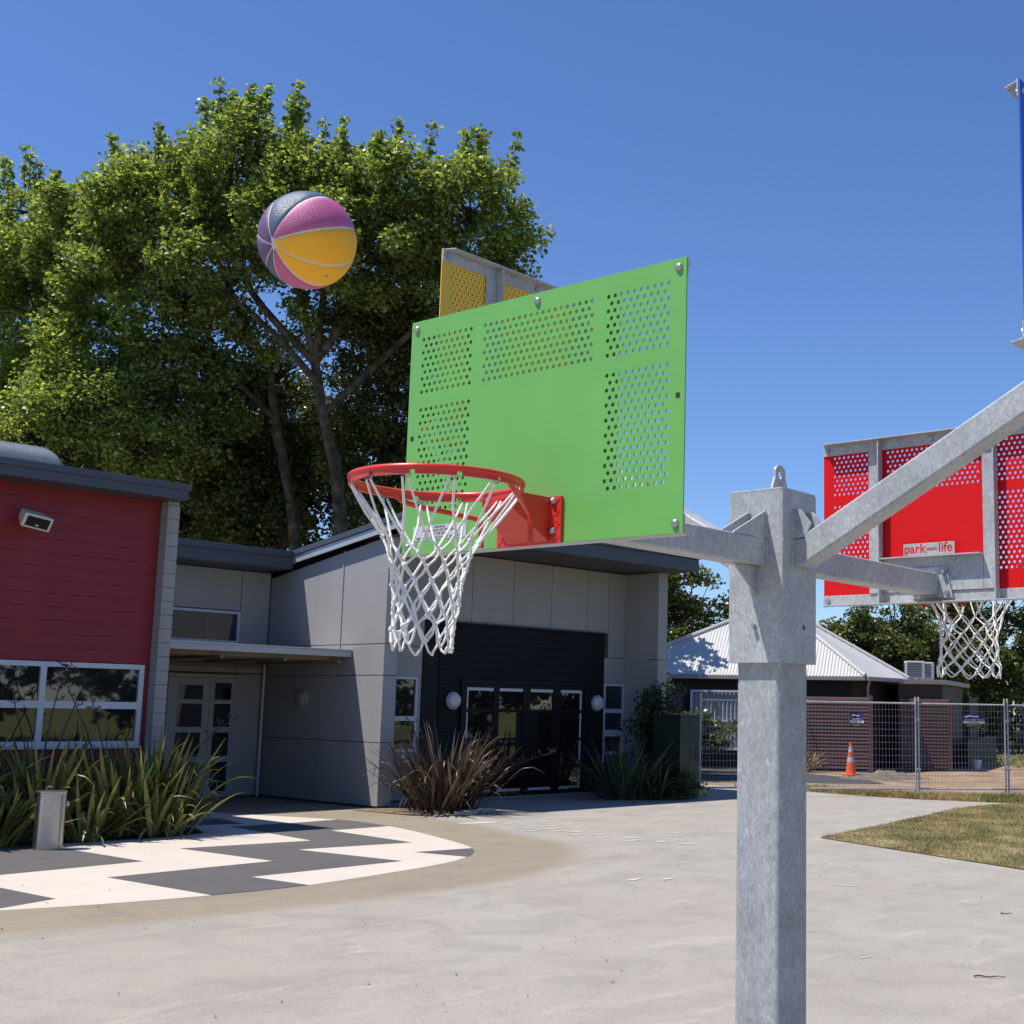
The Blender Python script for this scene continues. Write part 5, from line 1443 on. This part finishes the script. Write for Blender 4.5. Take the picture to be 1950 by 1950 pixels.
def fence_sign(x, y, z0, w, h, label, curl):
    o = empty('fence_sign', (x, y, z0), fa, label, 'sign', 'hire signs on the mesh fence')
    def strip(za, zb, mat, nm, off=0.0):
        mb = MB(); k = 10; vs = []
        for i in range(k + 1):
            t = i / k; yy = -.035 - curl * (t - .5) ** 2 * 4 - off
            vs += [(w * (t - .5), yy, za), (w * (t - .5), yy, zb), (w * (t - .5), yy + .004, za), (w * (t - .5), yy + .004, zb)]
        fs = []
        for i in range(k): a = 4 * i; fs += [(a, a + 4, a + 5, a + 1), (a + 6, a + 2, a + 3, a + 7), (a + 1, a + 5, a + 7, a + 3), (a + 4, a, a + 2, a + 6)]
        mb.add(vs, fs); return mb.build(nm, mat, o)
    strip(0, h, M['sign_p'], 'sheet'); strip(h * .29, h * .46, M['sign_w'], 'white_band', .005); strip(.003, h * .285, M['sign_k'], 'dark_band', .005)
    yy = -.048 - curl * .3
    for s, sz, xx, zz, mt in (('HIRE', h * .21, -.34 * w, .555 * h, 'sign_y'), ('TEMP', h * .21, -.045 * w, .56 * h, 'sign_w'), ('FENCE', h * .21, .30 * w, .58 * h, 'sign_y'), ('SAFE AND STRONG', h * .10, 0, .375 * h, 'sign_p'), ('0508 836 733', h * .215, 0, .145 * h, 'sign_y')):
        t = link('lettering', text_mesh('lettering', s, sz, M[mt]), o, loc=(xx, yy, zz), rot=(R(90), 0, 0))
    mb = MB(); mb.tube(smooth_curve([(-.42 * w, yy, .76 * h), (-.2 * w, yy, .86 * h), (.05 * w, yy, .80 * h), (.2 * w, yy, .84 * h)], 4), .008, 6); mb.build('emblem_swoosh', M['sign_w'], o)
fence_sign(24.22, 15.42, 1.46, .30, .29, 'small curled purple and yellow sign on the fence left of the middle post', .05)
fence_sign(26.33, 13.75, 1.49, .50, .28, 'large purple and yellow phone number sign on the right fence panel', .0)

# ================================================================== shrubs, far trees, park
def shrub(name, label, base, blobs, n, size, mat, seed, cr=.28, ncl=60):
    r = random.Random(seed); root = empty(name, base, 0, label, 'shrub')
    I = Matrix.Translation(-Vector(base))
    cs = []
    for i in range(ncl):
        b = r.choice(blobs); v = Vector((r.gauss(0, .45), r.gauss(0, .45), r.gauss(0, .45)))
        cs.append(Vector((b[0] + v.x * b[3], b[1] + v.y * b[3], max(.06, b[2] + v.z * b[4]))))
    mb = MB()
    for c in cs[::3]:
        bp = Vector(base) + Vector((r.uniform(-.1, .1), r.uniform(-.1, .1), 0)); mb.tube([bp, bp.lerp(c, .5) + Vector((0, 0, .1)), c], [.02, .012, .004], 5)
    o = mb.build('stems', M['bark'], root, smooth=True); o.matrix_parent_inverse = I; o['kind'] = 'stuff'
    o = leaves('foliage', [tuple(c) for c in cs], [cr * r.uniform(.7, 1.3) for _ in cs], n, size, mat, root, seed); o.matrix_parent_inverse = I
shrub('shrub', 'dark upright shrub against the hall wall right of the entrance', (20.9, 18.35, 0), [(20.75, 18.3, 1.5, .5, .6), (21.1, 18.4, 1.9, .4, .5), (20.8, 18.2, .9, .5, .5), (21.3, 18.3, 1.2, .4, .6)], 5500, .07, M['leaf_dark'], 61)
shrub('shrub', 'small round dark shrub at the foot of the green cabinet', (20.2, 17.1, 0), [(20.2, 17.1, .25, .35, .2), (20.45, 16.95, .25, .25, .18)], 2200, .05, M['leaf_dark'], 62, .16, 40)
shrub('shrub', 'leafy dark shrub by the pavilion behind the left fence panel', (29.2, 24.2, 0), [(29.1, 24.5, .9, .6, .6), (29.5, 24.0, 1.2, .5, .5), (29.9, 23.6, .8, .5, .5), (28.7, 25.0, .7, .5, .4)], 4200, .11, M['leaf_oak'], 63, .3)
shrub('shrub', 'bright leafy shrub top showing over the green cabinet', (27.4, 24.6, 0), [(27.3, 24.8, 2.3, .7, .35), (27.7, 24.2, 2.5, .5, .3), (27.0, 25.2, 2.0, .6, .4)], 3400, .13, M['leaf_lime'], 64, .3)
shrub('shrub', 'dark hedge shrub at the edge of the park lawn', (60, 32, 0), [(57, 35, 2, 2, 2.4), (59.5, 33, 2, 2, 2.4), (62, 31, 2, 2, 2.4), (64.5, 29, 2, 2, 2.4), (67, 27, 2, 2, 2.4), (70, 25, 2, 2, 2.4)], 36000, .26, M['leaf_dark'], 65, 1.1, 220)
shrub('shrub', 'dark upright shrub behind the low brown fence', (47.6, 24.9, 0), [(47.6, 24.9, 1.2, .35, .9), (47.7, 25.0, 1.9, .3, .6)], 2600, .12, M['leaf_dark'], 66, .3, 50)
clump('dry_tussock', 'dry straw coloured tussock in front of the pavilion window', 'plant', None, (32.35, 22.35), templates(flax_mat('dry_straw', (.16, .10, .05), (.27, .18, .09), (.38, .28, .16)), 1.0, .03, 'd'), 90, .5, .95, .25, 71, (), 55)

G2 = 'park trees beyond the pavilion'
tree('park_tree', 'round park tree between the hall and the pavilion roof', 'tree', G2, (36.6, 30.6, 0), [(36.6, 30.6, 2), (36.4, 30.4, 3.6)], [[None, (36.1, 30.1, 5.2)], [None, (36.9, 29.6, 4.9)]],
     [(36.0, 30.0, 6.0, 1.0, .9), (36.7, 29.5, 4.8, 1.1, 1.1), (36.0, 30.4, 4.6, 1.1, 1.1), (35.9, 31.6, 5.6, 1.2, 1.4), (36.9, 29.1, 5.1, .6, .8), (37.5, 29.5, 4.2, 1.2, 1.0), (35.2, 31.5, 3.6, 1.4, 1.4)], 140, 18000, .15, M['leaf_oak'], 81, .2, .5, 2, depth=1)
tree('shade_tree', 'tree hidden behind the green board, shading the pavilion roof', 'tree', G2, (29.0, 29.8, 0), [(29.1, 29.6, 3), (29.3, 29.2, 6)], [[None, (29.9, 28.3, 8.2)], [None, (28.8, 29, 9)]],
     [(29.9, 28.2, 8.4, 1.4, .7), (29.0, 29.0, 9.0, 1.4, .8)], 34, 3000, .2, M['leaf_oak'], 82, .2, .5, 0, depth=1)
for i, (lab, base, bl) in enumerate((
    ('park tree nearest the pavilion roof, left of the air conditioners', (48.1, 31.2, 0), [(47.3, 31.3, 4.4, 1.4, 1.1), (48.1, 30.3, 4.8, 1.4, 1.3), (47.9, 30.7, 3.5, 1.8, 1.1), (48.2, 31.6, 2.4, 2.0, 1.2), (46.4, 32.4, 3.6, 1.4, 1.2)]),
    ('park tree rising directly behind the air conditioners', (50.8, 30.4, 0), [(50.7, 30.3, 5.9, 1.5, 1.6), (50.5, 29.2, 4.4, 1.8, 1.4), (49.8, 30.1, 3.7, 1.4, 1.1), (50.6, 30.2, 2.2, 2.0, 1.3)]),
    ('broad park tree behind the red hoop net', (53.6, 29.6, 0), [(54.0, 29.5, 6.3, 1.9, 2.0), (53.9, 28.4, 4.2, 1.9, 1.5), (52.1, 29.1, 3.4, 1.6, 1.3), (53.4, 29.4, 2.4, 2.0, 1.2)]),
    ('park tree at the right edge of view', (56.2, 27.9, 0), [(55.7, 27.5, 6.4, 1.9, 2.4), (56.7, 26.7, 4.6, 2.2, 2.2), (54.8, 27.6, 3.6, 1.7, 1.4), (57.8, 25.9, 5.6, 2.0, 2.0), (58.5, 26.5, 3.4, 2, 1.2)]))):
    b = Vector(base)
    tree('park_tree', lab, 'tree', G2, base, [(b.x, b.y, 1.2), (b.x - .1, b.y - .1, 2.6)], [[None] + [(q[0], q[1], q[2] - .3)] for q in bl[:3]], bl, 150, 22000, .17, M['leaf_oak'], 90 + i, .22, .55, 2, depth=1)
# trees and ground across the yard behind the photographer (seen only in the glass)
for i, (x, y, h) in enumerate(((30, -14, 7), (40, -6, 8), (50, 3, 8), (20, -20, 8))):
    tree('yard_tree', ['tree mirrored in the left entrance doors', 'tree mirrored in the right entrance doors', 'far yard tree mirrored in the side window', 'tree mirrored in the red building window'][i], 'tree', 'trees across the yard seen in the glass', (x, y, 0), [(x, y, 1.5), (x + .2, y, 3)], [[None, (x + 1, y + 1, 5)], [None, (x - 1, y - 1, 5)]],
         [(x, y, h * .6, 3.4, h * .38), (x + 2.4, y + 2, h * .45, 2.6, h * .3), (x - 2.4, y - 2, h * .45, 2.6, h * .3), (x + 1, y - 2, h * .3, 2.6, h * .25)], 90, 5000, .5, M['leaf_oak'], 120 + i, .25, .9, 0, depth=1)

# ================================================================== bench and seated person in the park
bp = Vector((54.02, 26.42, 0)); ba = R(-35)
bn = empty('picnic_bench', bp, ba, 'dark picnic table in the park at the right edge', 'bench')
mb = MB(); mb.box(-1.9, .9, -.35, .35, .72, .77); mb.build('table_top', M['bench'], bn, bevel=.008)
for yy in (-.75, .75): mb = MB(); mb.box(-1.9, .9, yy - .14, yy + .14, .43, .47); mb.build('seat', M['bench'], bn, bevel=.008)
for xx in (-1.5, .5):
    mb = MB(); mb.box(xx - .04, xx + .04, -.8, .8, .36, .4295); mb.box(xx - .04, xx + .04, -.25, -.17, 0, .7195); mb.box(xx - .04, xx + .04, .17, .25, 0, .7195); mb.build('leg_frame', M['bench'], bn)
def skin_person(name, label, loc, rz):
    root = empty(name, loc, rz, label, 'person')
    J_ = {'pel': (0, 0, .52, .15), 'wai': (0, .02, .70, .14), 'che': (0, .06, .92, .165), 'nck': (0, .10, 1.10, .06), 'hd0': (0, .13, 1.17, .075), 'hd1': (0, .14, 1.27, .085), 'hd2': (0, .135, 1.34, .055),
          'shl': (.17, .06, 1.02, .07), 'ell': (.25, .17, .78, .047), 'hal': (.12, .42, .79, .035), 'shr': (-.17, .06, 1.02, .07), 'elr': (-.25, .17, .78, .047), 'har': (-.12, .42, .79, .035),
          'hil': (.1, .05, .52, .1), 'knl': (.14, .46, .50, .065), 'anl': (.13, .42, .10, .045), 'fol': (.13, .56, .04, .04), 'hir': (-.1, .05, .52, .1), 'knr': (-.14, .46, .50, .065), 'anr': (-.13, .40, .10, .045), 'for': (-.13, .54, .04, .04)}
    ks = list(J_); E_ = [('pel', 'wai'), ('wai', 'che'), ('che', 'nck'), ('nck', 'hd0'), ('hd0', 'hd1'), ('hd1', 'hd2'), ('che', 'shl'), ('shl', 'ell'), ('ell', 'hal'), ('che', 'shr'), ('shr', 'elr'), ('elr', 'har'), ('pel', 'hil'), ('hil', 'knl'), ('knl', 'anl'), ('anl', 'fol'), ('pel', 'hir'), ('hir', 'knr'), ('knr', 'anr'), ('anr', 'for')]
    me = bpy.data.meshes.new('body_cage'); me.from_pydata([J_[k][:3] for k in ks], [(ks.index(a), ks.index(b)) for a, b in E_], [])
    o = bpy.data.objects.new('body', me); COL.objects.link(o)
    md = o.modifiers.new('skin', 'SKIN'); sv = me.skin_vertices[0].data
    for i, k in enumerate(ks): sv[i].radius = (J_[k][3], J_[k][3] * (.75 if k in ('pel', 'wai', 'che') else 1)); sv[i].use_root = (k == 'pel')
    s2 = o.modifiers.new('sub', 'SUBSURF'); s2.levels = 2; s2.render_levels = 2
    dg = bpy.context.evaluated_depsgraph_get(); m2 = bpy.data.meshes.new_from_object(o.evaluated_get(dg)); bpy.data.objects.remove(o)
    m2.materials.clear(); m2.materials.append(M['cloth_dk']); m2.materials.append(M['skin'])
    for p_ in m2.polygons:
        p_.use_smooth = True
        c = p_.center
        if c.z > 1.11 or (c.y > .36 and c.z > .74): p_.material_index = 1
    link('body', m2, root)
    mb = MB(); mb.ball((0, .105, 1.30), .104, 10, (.95, 1.0, 1.0)); mb.build('hair', M['hair'], root, smooth=True)
    return root
skin_person('person', 'person in dark clothes sitting at the park table with back turned', bp + Vector((math.cos(ba) * .0 + math.sin(ba) * .80, math.sin(ba) * .0 - math.cos(ba) * .80, 0)), ba)

tree('understorey_tree', 'leafy understorey tree filling the gap below the forked tree', 'tree', G1, (21.9, 33.9, 0), [(21.9, 33.9, 3), (21.8, 33.8, 6.5)],
     [[None, (21.2, 34.0, 9.5), (20.8, 33.9, 11)], [None, (22.4, 33.2, 9.5)], [None, (20.9, 34.6, 8.6)]],
     [(20.6, 34.3, 11.1, 1.1, .8), (21.7, 33.1, 10.7, .9, .8), (22.2, 30.9, 11.1, 1.1, .9), (22.1, 31.4, 9.4, 1.1, 1.1), (22.3, 34.3, 9.2, 1.3, 1.3), (21.2, 35.7, 9.0, 1.3, 1.3), (21.7, 29.6, 12.6, 1.2, .7), (21.0, 34.6, 7.4, 1.8, 1.2)],
     240, 50000, .125, M['leaf_oak'], 58, .17, .58, 3, depth=1.0)
